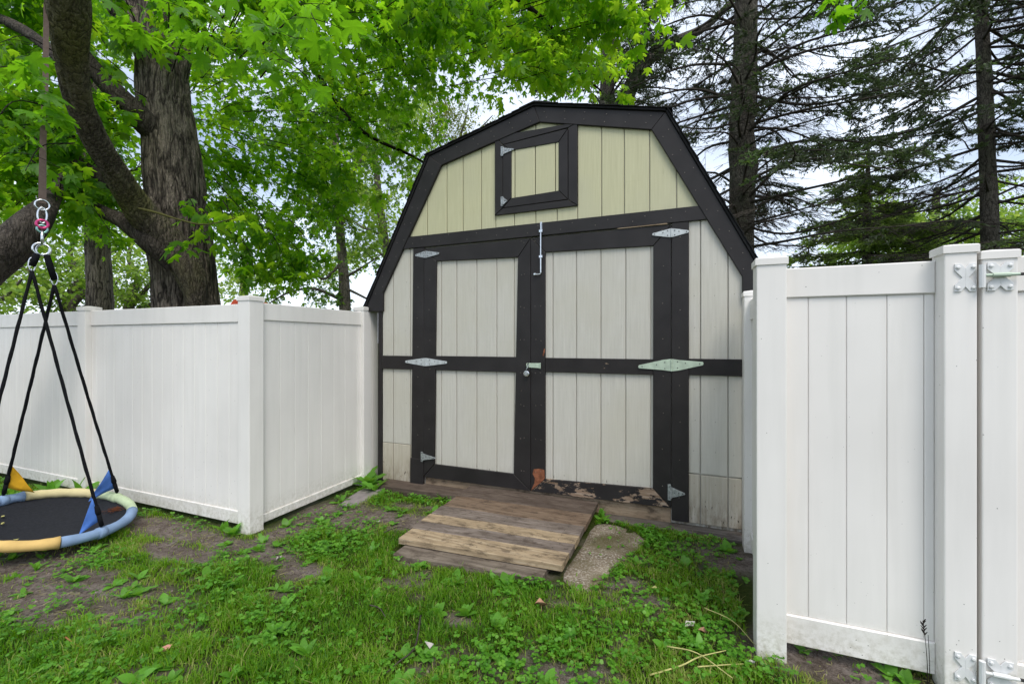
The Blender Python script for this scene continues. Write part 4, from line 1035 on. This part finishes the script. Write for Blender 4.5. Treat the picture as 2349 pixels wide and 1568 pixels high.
# pale yellow-green trees, far left
for (lx, ld, lb, fx0, fx1, fy0, fy1, cnt) in ((165, 17, 'pale green gnarled tree far behind the fence beneath the black ropes', -10, 250, 470, 690, 46), (-60, 14, 'yellow-green leafy tree at the far left edge above the fence', -260, 60, 480, 760, 44),
                              (300, 21, 'light green small-leaved tree seen between the two big trunks', 240, 380, 500, 700, 30)):
    q0 = at(lx, 740, ld)
    lm = [([at(lx, 700, ld), at(lx-40, 660, ld), at(lx-75, 640, ld), at(lx-130, 600, ld)], [.16,.12,.08,.04]), ([at(lx, 690, ld), at(lx+15, 640, ld), at(lx-5, 590, ld), at(lx+10, 540, ld)], [.16,.14,.1,.05]),
          ([at(lx, 700, ld), at(lx+45, 650, ld), at(lx+70, 600, ld), at(lx+120, 560, ld)], [.14,.1,.07,.04]), ([at(lx, 715, ld), at(lx+60, 690, ld), at(lx+110, 640, ld)], [.1,.07,.03])]
    bgtree(lb, q0, ([down(q0), at(lx, 745, ld), at(lx-4, 700, ld), at(lx+8, 650, ld)], [.34,.28,.22,.15]), BARKG, lm,
           [((fx0, fx1, fy0, fy1, ld-1.5, ld+2.5, cnt, 1.2, 150, .17, .55), {})], PALE, group=None)
# thin grey tree left of the shed
q0 = at(790, 730, 11.5)
bgtree('slim grey tree with sparse boughs rising just left of the shed roof', q0, ([down(q0), at(792,715,11.5), at(786,600,11.5), at(778,500,11.5), at(770,400,11.5), at(772,300,11.5), at(778,200,11.5)], [.17,.15,.125,.11,.09,.07,.04]), BARKG,
       [([at(790,690,11.5), at(720,662,11.3), at(660,672,11.2), at(610,700,11)], [.05,.035,.025,.01]), ([at(785,600,11.5), at(740,640,11.3), at(700,590,11.2), at(640,540,11)], [.045,.03,.02,.01]),
        ([at(786,640,11.5), at(835,610,11.4), at(880,580,11.3)], [.04,.025,.01]), ([at(792,660,11.5), at(850,690,11.4), at(890,720,11.3)], [.04,.025,.012]), ([at(772,430,11.5), at(820,380,11.3), at(860,300,11.3)], [.04,.03,.01]), ([at(775,470,11.5), at(720,430,11.3), at(690,350,11.3)], [.04,.03,.01])],
       [((640, 930, 250, 560, 10.8, 12.6, 52, .75, 90, .12, .55), {}), ((600, 930, 560, 700, 10.8, 12.4, 15, .6, 55, .11, .4), {})], MIDL, size_t=(MVs, MFs))
q0 = at(876, 740, 17)
bgtree('pale leafy tree with a thin leaning trunk close behind the shed roof', q0, ([down(q0), at(900,700,17), at(884,560,17), at(868,440,17), at(860,330,17)], [.2,.18,.16,.13,.08]), BARKG,
       [([at(880,540,17), at(830,520,17), at(790,490,17)], [.06,.04,.02]), ([at(884,590,17), at(850,570,17), at(800,590,17)], [.05,.035,.015])],
       [((740, 990, 220, 640, 15.5, 19, 60, 1.1, 120, .15, .6), {'keep': lambda x, y: y < np.interp(x, [740, 850, 930, 990], [640, 640, 480, 340])})], PALE)
q0 = at(1030, 740, 24)
bgtree('olive green thin-twigged tree beyond the left shoulder of the shed roof', q0, ([down(q0), at(1030,600,24), at(1030,420,24), at(1040,330,24)], [.3,.26,.2,.12]), BARKD,
       [([at(1035,380,24), at(1000,310,24), at(985,240,24)], [.1,.06,.02]), ([at(1038,360,24), at(1060,300,24), at(1075,240,24)], [.1,.06,.02]), ([at(1040,340,24), at(1095,300,24), at(1130,265,24)], [.08,.05,.02])],
       [((970, 1140, 225, 340, 23, 26, 40, 1.0, 110, .13, .5), {'keep': lambda x, y: y > np.interp(x, [970, 1000, 1060, 1140], [300, 225, 250, 285])})], OLIVE)
q0 = at(2130, 740, 19)
bgtree('bright green leafy tree behind the right-hand fence and conifers', q0, ([down(q0), at(2130,680,19), at(2140,560,19), at(2150,430,19)], [.28,.25,.2,.12]), BARKG, [],
       [((1960, 2480, 440, 640, 18, 22, 95, 1.3, 240, .19, .62), {'keep': lambda x, y: x > 2200 or y > 480})], PALE)
q0 = at(585, 740, 20)
bgtree('light green tree glimpsed low between maple trunk and corner post', q0, ([down(q0), at(560,690,20), at(565,620,20), at(560,560,20)], [.22,.2,.16,.1]), BARKG, [],
       [((500, 640, 590, 700, 18, 22, 22, 1.0, 90, .15, .6), {})], PALE)

# ------------------------------------------------------------------ conifers
def spruce(label, base, trunk, radii, z0, z1, nb, len_f, m_n, dead=.35, tuft=.055, dens=1.0, extra=(), up=.1, azi=None, tint=.38, bare=0.0):
    t = empty('spruce_tree', (base[0], base[1], 0), label, 'tree')
    bark_limb('trunk', trunk, radii, BARKS, t, 36, 110, .035, 10, lump=.035)
    for p, r in extra: bark_limb('limb', p, r, BARKS, t, 20, 50, .04, 7)
    tr = spline(trunk, 60); tw = Twigs(); dw = Twigs(); P0 = []; D0 = []
    for k in range(nb):
        z = z0+(z1-z0)*((k+rng.uniform(0, 1))/nb); i = int(np.argmin(np.abs(tr[:, 2]-z))); b0 = tr[i]
        a = rng.uniform(0, 2*np.pi) if azi is None else rng.uniform(*azi)
        L_ = len_f(z)*rng.uniform(.6, 1.1); d = np.array([math.cos(a), math.sin(a), 0.]); sd_ = np.array([-d[1], d[0], 0])
        rise = up+rng.normal(0, .08)
        path = spline([b0, b0+d*L_*.33+np.array([0,0,L_*rise]), b0+d*L_*.68+np.array([0,0,L_*(rise*.6-.04)])+sd_*rng.normal(0,.06*L_), b0+d*L_+np.array([0,0,L_*(rise*.2-.08)])+sd_*rng.normal(0,.1*L_)], 12)
        r0 = .007+.0085*L_; tw.add(path, r0, .004, 5)
        ns = int(L_*9*dens)
        for j in range(ns):
            u = rng.uniform(.10, 1.0); b1 = path[int(u*12)]; sg = rng.choice([-1, 1])
            ln = (.22+.42*(1-abs(u-.45)))*L_*.42*rng.uniform(.4, 1.15); dr_ = d*rng.uniform(.35, .9)+sd_*sg*rng.uniform(.4, 1)+np.array([0,0,rng.normal(-.12,.16)]); dr_ /= np.linalg.norm(dr_)
            e = b1+dr_*ln+np.array([0,0,-.16*ln]); sp_ = spline([b1, (b1+e)/2+np.array([0,0,.03*ln]), e], 4)
            live = u > dead+rng.normal(0, .18)+(.45 if z < bare else 0)
            tw.add(sp_, .0055, .0025, 3)
            nsub = int(2+ln*11)
            for q_ in range(nsub):
                uu = rng.uniform(.1, 1); b2 = sp_[int(uu*4)]; dd = dr_*rng.uniform(.4, 1)+np.cross(dr_, [0,0,1.])*rng.choice([-1, 1])*rng.uniform(.3, .9)+np.array([0,0,rng.normal(-.2,.2)]); dd /= np.linalg.norm(dd)
                l2 = rng.uniform(.08, .26); e2 = b2+dd*l2+np.array([0,0,-.03])
                tw.add([b2, e2], .0032, .0016, 3)
                if live and rng.random() < .85:
                    m_ = max(2, int(l2/.028)); us = rng.uniform(.15, 1.05, m_)[:, None]
                    P0.append(b2+(e2-b2)*us); D0.append(np.repeat(dd[None], m_, 0))
            if live:
                m_ = max(2, int(ln/.03)); us = rng.uniform(.25, 1.02, m_)[:, None]; P0.append(b1+(e-b1)*us); D0.append(np.repeat(dr_[None], m_, 0))
    tw.build('branches', GREYTWIG, t)
    P0 = np.concatenate(P0); D0 = np.concatenate(D0); n = len(P0)
    bk = Bulk(); NV = np.array([(-.11,0,0),(.11,0,0),(0.02,1,0)], float); NF = np.array([(0,1,2)])
    for k in range(2):
        tip = D0*.9+rng.normal(0, .55, (n, 3)); nrm = rng.normal(0, 1, (n, 3))
        cl = vnoise(P0*1.2+3)
        bk.add(*scatter(P0+rng.normal(0, .006, (n, 3)), tuft*rng.uniform(.6, 1.5, n), nrm, tip, NV*np.array([1.7, 1, 1]), NF, np.clip(tint+(cl-.5)*1.1+rng.normal(0, .12, n), 0, 1)))
    bk.build('needles', m_n, t); return t, n
s1 = at(1700, 784, 9)
cnt = []
_, n = spruce('tall thick-trunked spruce rising behind the right side of the shed', s1, [down(s1), at(1692,784,9), at(1698,620,9), at(1702,440,9), at(1706,380,9), at(1700,300,9), at(1708,150,9), at(1712,-20,9), at(1714,-250,9)], [0.29,0.264,0.251,0.242,0.273,0.238,0.229,0.207,0.176],
       3.3, 9.8, 104, lambda z: 3.2, NEEDLE, .62, .056, .85, up=.05, bare=4.2); cnt.append(n)
s2 = at(1395, 784, 12)
_, n = spruce('forked spruce with a leaning second stem behind the shed ridge', s2, [down(s2), at(1395,600,12), at(1393,250,12), at(1395,120,12), at(1400,-40,12), at(1400,-250,12)], [0.264,0.238,0.202,0.185,0.167,0.141],
       6.6, 11.8, 56, lambda z: 3.0, NEEDLE, .62, .06, .85, extra=[([at(1400,300,12), at(1440,215,12), at(1475,150,12), at(1530,105,12), at(1620,60,12), at(1700,-20,12)], [.26,.22,.19,.15,.10,.07])]); cnt.append(n)
s3 = at(2270, 784, 10)
_, n = spruce('slender dark spruce behind the gate hinge post on the right', s3, [down(s3), at(2272,640,10), at(2270,500,10), at(2264,350,10), at(2258,180,10), at(2250,0,10), at(2245,-200,10)], [0.175,0.164,0.158,0.143,0.133,0.112,0.084],
       2.9, 10.2, 112, lambda z: 3.0 if z < 7 else 3.6, NEEDLE, .46, .064, .9, up=-.06, tint=.42, bare=5.8); cnt.append(n)
s4 = at(1990, 784, 12.5)
_, n = spruce('bushy olive-green conifer between the two tall spruces above the white fence', s4, [down(s4), at(1990,640,12.5), at(1988,540,12.5), at(1990,440,12.5), at(1992,330,12.5)], [.15,.13,.11,.08,.03],
       2.0, 6.9, 104, lambda z: max(.7, 3.2-(z-2.0)*.5), NEEDLEG, .10, .075, 1.05, up=-.03, tint=.62); cnt.append(n)
print('spruce tufts', cnt)

# small red-orange slope of something beyond the fence
b = MB(); c0 = at(537, 700, 4.4)
b.slab([(c0.x-.30, 1.55), (c0.x+.03, 1.55), (c0.x+.03, c0.z+.055), (c0.x-.01, c0.z+.055), (c0.x-.10, c0.z-.02)], c0.y, c0.y+.35, .004)
tag(b.build('red_canopy', m_plain('red_orange_fabric', lin('#d2573d'), .8, 0, .2, 12, .1)), 'sloping red-orange canopy top just showing over the fence by the corner post', 'canopy')

# ------------------------------------------------------------------ grass, clover, weeds, litter
def yard(n):
    u = rng.uniform(-1.25, 1.25, n); D = np.sqrt(rng.uniform(1.55**2, 5.4**2, n)); lat = u*D
    x = FW.x*D+RT.x*lat; y = FW.y*D+RT.y*lat
    ok = (y < 3.80) | (x > .45)
    ok &= ~((x > -1.96) & (x < -.70) & (y > 2.56+(x+1.94)*.045))
    pin = np.zeros(n, bool); m_ = len(PAD)
    for i in range(m_):
        (x0, y0), (x1, y1) = PAD[i], PAD[(i+1) % m_]
        pin ^= ((y0 > y) != (y1 > y)) & (x < (x1-x0)*(y-y0)/(y1-y0+1e-12)+x0)
    ok &= ~(pin & (rng.random(n) < .97))
    ok &= ~((x > -3.3) & (x < -3.15) & (y > 2.4)); ok &= ~((x > .28) & (x < .52) & (y > 2.40)) | (y < 2.39)
    ok &= ~((x < -3.1) & (y > 2.46)) & ~((x > .5) & (y > 2.9))
    ok &= ~((x > -.66) & (y > 3.68) & (x < .45)) & ~((x < -1.9) & (y > 3.64) & (x > -2.95))
    ok &= ~((x+2.93)**2/.012+(y-3.45)**2/.07 < 1)
    return x[ok], y[ok], D[ok]
def make_grass():
    V, F, T = [], [], []; x, y, D = yard(420000)
    g = greenness(x, y); tf = vnoise(np.stack([x*11, y*11, 0*x+8.8], -1)); med = vnoise(np.stack([x*3.5, y*3.5, 0*x+2], -1))
    keep = rng.random(len(x)) < np.clip((g**1.2)*(.42+1.6*np.clip(tf-.2, 0, 1))+.03, 0, 1)*np.clip(1.25-D*.10, .3, 1)
    x, y, g, tf, med = x[keep], y[keep], g[keep], tf[keep], med[keep]; n = len(x)
    h = (.016+.042*np.clip(tf-.2, 0, 1)*rng.uniform(.5, 1.5, n)+.012*rng.random(n))*(.6+.5*g)*(1+.7*np.clip((2.3-y)*.5, 0, .5))
    a = rng.uniform(0, 2*np.pi, n); lean = h*rng.uniform(.2, 1.1, n); wd = rng.uniform(.0014, .0032, n); z = hgt(x, y)-.004
    dx, dy = np.cos(a), np.sin(a); sx, sy = -dy*wd, dx*wd
    b0 = np.stack([x-sx, y-sy, z], 1); b1 = np.stack([x+sx, y+sy, z], 1)
    m0 = np.stack([x+dx*lean*.35-sx*.8, y+dy*lean*.35-sy*.8, z+h*.62], 1); m1 = np.stack([x+dx*lean*.35+sx*.8, y+dy*lean*.35+sy*.8, z+h*.62], 1)
    t = np.stack([x+dx*lean, y+dy*lean, z+h*rng.uniform(.7, 1.0, n)], 1)
    v = np.stack([b0, b1, m0, m1, t], 1).reshape(-1, 3); i = (np.arange(n)*5)[:, None]
    f = np.concatenate([i+[0, 1, 3], i+[0, 3, 2], i+[2, 3, 4]], 0)
    dry = np.clip((x+.7)*.28, 0, .4)*(.4+vnoise(np.stack([x*5, y*5, 0*x+31], -1)))+(rng.random(n) < .06+np.clip((x+.5)*.08, 0, .12))*.6
    tint = np.clip(.32+(med-.5)*.5+rng.normal(0, .16, n)+dry+(1-g)*.3, 0, 1)
    o = link('grass', fast_mesh('grass', v, f, np.repeat(tint, 5)), GRASS); tag(o, 'short patchy green lawn grass over the yard', 'grass', kind='stuff'); print('blades', n)
make_grass()
def make_clover():
    x, y, D = yard(95000); g = greenness(x, y); pat = vnoise(np.stack([x*2.4, y*2.4, 0*x+21], -1)); pf = vnoise(np.stack([x*7, y*7, 0*x+25], -1))
    right = np.clip((x+1.2)*.5, 0, .35)
    keep = rng.random(len(x)) < np.clip((pat+right-.40)*2.6, 0, 1)*np.clip(pf*1.7-.2, 0, 1)*np.clip(g+.25, 0, 1)*.8
    x, y = x[keep], y[keep]; n = len(x); z = hgt(x, y)+rng.uniform(.012, .05, n); bkx = Bulk()
    CV = np.array([(0,0,0),(.42,.35,.06),(.40,.80,.05),(0,.92,0),(-.40,.80,.05),(-.42,.35,.06)], float); a0 = rng.uniform(0, 2*np.pi, n); sz = rng.uniform(.009, .023, n); ti = np.clip(rng.normal(.5, .22, n), 0, 1)
    tl = rng.normal(0, .35, (n, 3))
    for k in range(3):
        a = a0+k*2.094; tip = np.stack([np.cos(a), np.sin(a), rng.normal(-.1, .25, n)], 1)
        bkx.add(*scatter(np.stack([x, y, z], 1), sz, np.array([0, 0, 1.])+tl, tip, CV, OF, ti))
    o = bkx.build('clover', CLOV, None); tag(o, 'low clover and ground ivy spreading through the lawn', 'ground cover'); print('clover', n)
make_clover()

def leaf_long(n=5, w=.22, ser=0.0):
    v = []; f = []
    for i in range(n+1):
        t = i/n; ww = w*math.sin(math.pi*min(1, t*.93+.07))**.8*(1+ser*((i % 2)*2-1)); z = .30*t-.42*t*t
        v += [(-ww, t, z+.03), (0, t, z), (ww, t, z+.03)]
    for i in range(n):
        for k in (0, 1): a = i*3+k; f.append((a, a+1, a+4, a+3))
    return np.array(v, float), np.array(f)
LMS = []
for w_, s_ in ((.2, 0), (.3, 0), (.22, .35)):
    v, f = leaf_long(6, w_, s_); me = fast_mesh('leaf', v, f, None, True); me.materials.append(WEED); LMS.append(me)
def weed(x, y, size, n, kind, label, group=None, name='weed', cat='weed', up=.5):
    z = float(hgt(np.array([x]), np.array([y]))[0]); t = empty(name, (x, y, z-.003), label, cat, group)
    for k in range(n):
        o = bpy.data.objects.new('leaf', LMS[kind]); C.objects.link(o); o.parent = t
        s = size*random.uniform(.65, 1.1); a = k*2.4+random.uniform(-.3, .3)
        o.rotation_euler = (random.uniform(up*.3, up*1.3), random.uniform(-.3, .3), a); o.scale = (s, s, s)
    return t
weed(-3.08, 3.72, .24, 11, 2, 'big dark dock plant growing against the end post beside the shed', name='dock_plant', cat='plant', up=.8)
weed(-2.90, 3.62, .17, 10, 2, 'leafy green weed clump in front of the shed left corner', name='dock_plant', cat='plant', up=.9)
weed(-3.27, 2.40, .11, 9, 1, 'light green leafy plant at the foot of the corner post', name='leafy_plant', cat='plant', up=1.2)
weed(-3.42, 2.42, .12, 5, 0, 'thin upright weed against the white panel left of the corner post', name='leafy_plant', cat='plant', up=1.6)
weed(-5.28, 2.36, .26, 6, 0, 'tall broadleaf plant by the fence behind the saucer swing rim', name='leafy_plant', cat='plant', up=1.5)
weed(-5.72, 2.34, .22, 7, 0, 'upright weed by the fence left of the second post', name='leafy_plant', cat='plant', up=1.6)
weed(-2.16, 3.66, .12, 8, 2, 'small fern-like weed growing under the left door', name='leafy_plant', cat='plant', up=1.1)
weed(-1.02, 2.50, .10, 7, 1, 'broad pale leafed plantain at the right front of the step board', name='plantain', cat='plant', up=.8)
weed(-1.34, 2.44, .10, 8, 1, 'broad leafed plantain at the middle front of the step board', name='plantain', cat='plant', up=.7)
weed(-.665, 3.72, .10, 9, 0, 'grassy weed tuft in the corner between ramp and shed', name='weed_tuft', cat='plant', up=1.3)
weed(.27, 3.52, .10, 5, 1, 'yellow-green round leafed weed beside the right skid timber', name='leafy_plant', cat='plant', up=.6)
weed(-3.02, 1.62, .10, 8, 2, 'bright dandelion rosette on the bare soil right of the swing', name='dandelion', cat='plant', up=.6)
weed(-3.0, 1.38, .095, 8, 2, 'flat dandelion rosette on the pale bare soil patch', name='dandelion', cat='plant', up=.3)
k = 0
while k < 210:
    x, y, D = yard(1)
    if len(x) == 0: continue
    if D[0] < 1.7 or (x[0] < -3.2 and y[0] > 1.9): continue
    near_ = D[0] < 3; k += 1
    weed(float(x[0]), float(y[0]), random.uniform(.035, .095), random.randint(4, 8), random.choice((0, 1, 1, 2)), 'small broad-leafed green weed growing in the patchy lawn', 'broad-leafed weeds scattered over the lawn', up=random.uniform(.4, 1.0))
for k in range(26):       # ivy along the swing end of the long fence
    x = random.uniform(-6.6, -5.0); y = random.uniform(2.05, 2.42)
    weed(x, y, random.uniform(.07, .13), random.randint(5, 8), random.choice((1, 2)), 'leafy green ground plant along the fence foot behind the swing', 'leafy plants along the fence behind the swing', 'leafy_plant', 'plant', up=.9)
for k in range(22):
    x = random.uniform(-.2, .36); y = random.uniform(3.35, 3.66) if random.random() < .5 else random.uniform(2.5, 3.3)
    weed(x, y, random.uniform(.035, .06), 5, 1, 'small round-leafed weed in the shady strip between ramp and right fence', 'weeds in the strip beside the right fence', up=.7)

def litter(x, y, s, m, label, name='fallen_leaf', z=None):
    b = MB(); a0 = random.uniform(0, 6); pts = [(.0, -.5), (.28, -.2), (.3, .15), (0, .55), (-.27, .2), (-.24, -.2)]
    z = float(hgt(np.array([x]), np.array([y]))[0])+.03 if z is None else z
    c = b.bm.verts.new((x, y, z-.15*s)); vs = [b.bm.verts.new((x+s*(p*math.cos(a0)-q_*math.sin(a0)), y+s*(p*math.sin(a0)+q_*math.cos(a0)), z+random.uniform(0, .45)*s)) for p, q_ in pts]
    for i in range(6): b.bm.faces.new((c, vs[i], vs[(i+1) % 6]))
    return tag(b.build(name, m, smooth=True), label, 'leaf')
def gp(px, py, z=0.0): 
    u = (px-1174.5)/1018; v = -(py-784)/1018; d = (z-EYE)/v; return FW*d+RT*u*d
for (px, py, s, m, lb) in ((380,1508,.05,PINKL,'pink dry leaf lying on the grass at the lower left'), (1242,1405,.075,DEADL,'brown curled leaf on the grass below the ramp corner'), (1582,1440,.06,PALELEAF,'grey-white dry leaf on the lawn near the right fence post'),
                          (1612,1452,.05,DEADL,'tan fallen leaf right of the grey-white dry leaf'), (1722,1530,.05,PALELEAF,'pale leaf beside the crossed straw stalks'), (640,1290,.04,PALELEAF,'pale leaf scrap on the bare soil patch right of the corner post'),
                          (985,1500,.05,PALELEAF,'whitish leaf scrap in the grass at lower centre'), (868,1210,.05,PALELEAF,'curled white leaf scrap on soil in front of the return fence panel'), (1500,1355,.035,STRAW,'small yellow leaf on the grass right of the concrete slab')):
    p = gp(px, py); litter(p.x, p.y, s, m, lb)
mz = lambda a, r: tuple(ringpt(math.radians(a), r, -.045))
for a, r in ((215, .24), (190, .3), (285, .3), (330, .33)):
    p = mz(a, r); litter(p[0], p[1], .03, STRAW, 'small yellow-green leaf lying on the black swing mat', 'fallen_leaf', p[2])['group'] = 'leaves lying on the swing mat'
tn_ = Twigs(); pc = ringpt(math.radians(58), .385, -.035)
for k in range(130):
    p = pc+Vector((random.gauss(0,.03), random.gauss(0,.03), random.uniform(0,.014))); a = random.uniform(0, 6.3); tn_.add([p, p+Vector((math.cos(a)*.025, math.sin(a)*.025, random.uniform(-.006,.006)))], .0012, .0008, 3)
o = tn_.build('needle_litter', m_plain('rust_needles', lin('#7a4a32'), .9, 0, .3, 30, .1), None); tag(o, 'rusty brown heap of dry needles on the swing rim', 'litter')

def stick(pts, r, m, label, name='stick'):
    P = []
    for i, (px, py, z) in enumerate(pts):
        p = gp(px, py); P.append((p.x, p.y, z+float(hgt(np.array([p.x]), np.array([p.y]))[0])))
    b = MB(); n = 12; sp_ = spline(P, n); b.tube([tuple(q_) for q_ in sp_], list(np.linspace(r, r*.5, n+1)), 5)
    return tag(b.build(name, m, smooth=True), label, 'stick')
stick([(1490,1553,.02),(1560,1545,.04),(1605,1525,.05),(1665,1508,.05)], .005, STRAW, 'pale straw stalk lying in the grass, lower right', 'straw_stalk')
stick([(1530,1495,.04),(1600,1525,.065),(1680,1572,.05)], .004, STRAW, 'green-yellow stalk crossing the pale straw stalk', 'straw_stalk')
stick([(1600,1540,.03),(1660,1535,.04),(1705,1530,.03)], .004, STRAW, 'short straw stalk right of the crossed pair', 'straw_stalk')
stick([(1615,1405,.04),(1680,1440,.05),(1735,1490,.03)], .003, STRAW, 'thin green stalk running towards the right fence post', 'straw_stalk')
stick([(1465,1515,.01),(1475,1545,.02),(1490,1580,.01)], .007, TWIG, 'dark crooked twig in the grass at the bottom edge')
stick([(965,1425,.03),(952,1500,.03),(915,1535,.03),(880,1562,.02)], .005, GREYTWIG, 'long thin grey twig curving through the clover at bottom centre')
stick([(848,1402,.04),(870,1412,.045),(884,1428,.03)], .004, GREYTWIG, 'short pale grey twig in the grass left of the clover patch')
stick([(150,1472,.03),(165,1490,.04),(192,1505,.03)], .004, m_plain('rusty_twig', lin('#a5673f'), .8), 'rust-brown twig in the grass at lower left')
stick([(880,1232,.03),(915,1222,.04),(950,1225,.03)], .004, GREYTWIG, 'thin grey twig on the soil left of the ramp')
st = Twigs(); p = gp(2128, 1545); p.y = 2.43; p.x = .945
def strand(a, b_, c): st.add(spline([a, b_, c], 8), .0022, .0012, 4)
base = Vector((.955, 2.425, 0))
strand(base, base+Vector((-.004,-.01,.14)), base+Vector((-.018,-.012,.31))); strand(base+Vector((.006,0,0)), base+Vector((.006,-.006,.12)), base+Vector((.0,-.008,.25)))
for k in range(10): q_ = base+Vector((-.014-.0006*k, -.012, .25+.006*k)); st.add([q_, q_+Vector((random.choice((-1,1))*.010, 0, .014))], .0028, .001, 4)
o = st.build('dry_grass_stalk', TWIG, None); o['kind'] = ''; del o['kind']; tag(o, 'dark dry grass stalk standing against the panel beside the hinge post', 'grass stalk')
dp = Twigs()
x, y, D = yard(5200); zz_ = hgt(x, y)+.004; gg = greenness(x, y)
for k in range(len(x)):
    if rng.random() < gg[k]*.55: continue
    a = random.uniform(0, 6.3); l = random.uniform(.015, .06); z = float(zz_[k]); w_ = a+random.uniform(-.5, .5)
    dp.add([(x[k], y[k], z), (x[k]+math.cos(a)*l*.5, y[k]+math.sin(a)*l*.5, z+.006), (x[k]+math.cos(w_)*l, y[k]+math.sin(w_)*l, z+random.uniform(0, .006))], random.uniform(.0008, .0016), .0007, 3)
o = dp.build('dry_litter', STRAW, None); tag(o, 'scattered dry stems and bits on the soil', 'litter')
gravel = Bulk(); x, y, D = yard(9000); g = greenness(x, y); k_ = rng.random(len(x)) < (1-g)*.8; x, y = x[k_], y[k_]; n = len(x)
OCT = np.array([(1,0,0),(-1,0,0),(0,1,0),(0,-1,0),(0,0,.7),(0,0,-.7)], float); OCF = np.array([(0,2,4),(2,1,4),(1,3,4),(3,0,4),(2,0,5),(1,2,5),(3,1,5),(0,3,5)])
gravel.add(*scatter(np.stack([x, y, hgt(x, y)+.001], 1), np.clip(rng.lognormal(-5.6, .55, n), .0015, .014), rng.normal(0, 1, (n, 3)), rng.normal(0, 1, (n, 3)), OCT, OCF, rng.random(n)))
o = gravel.build('pebbles', m_plain('pebble', lin('#93877c'), .9, 0, .4, 3, .1), None); tag(o, 'small pebbles and soil crumbs on the bare patches', 'gravel')
for o in S.objects:
    if 'origin' in o.keys(): del o['origin']
tri = sum(sum(len(p.vertices)-2 for p in []) for o in [])
print('objects', len(S.objects))
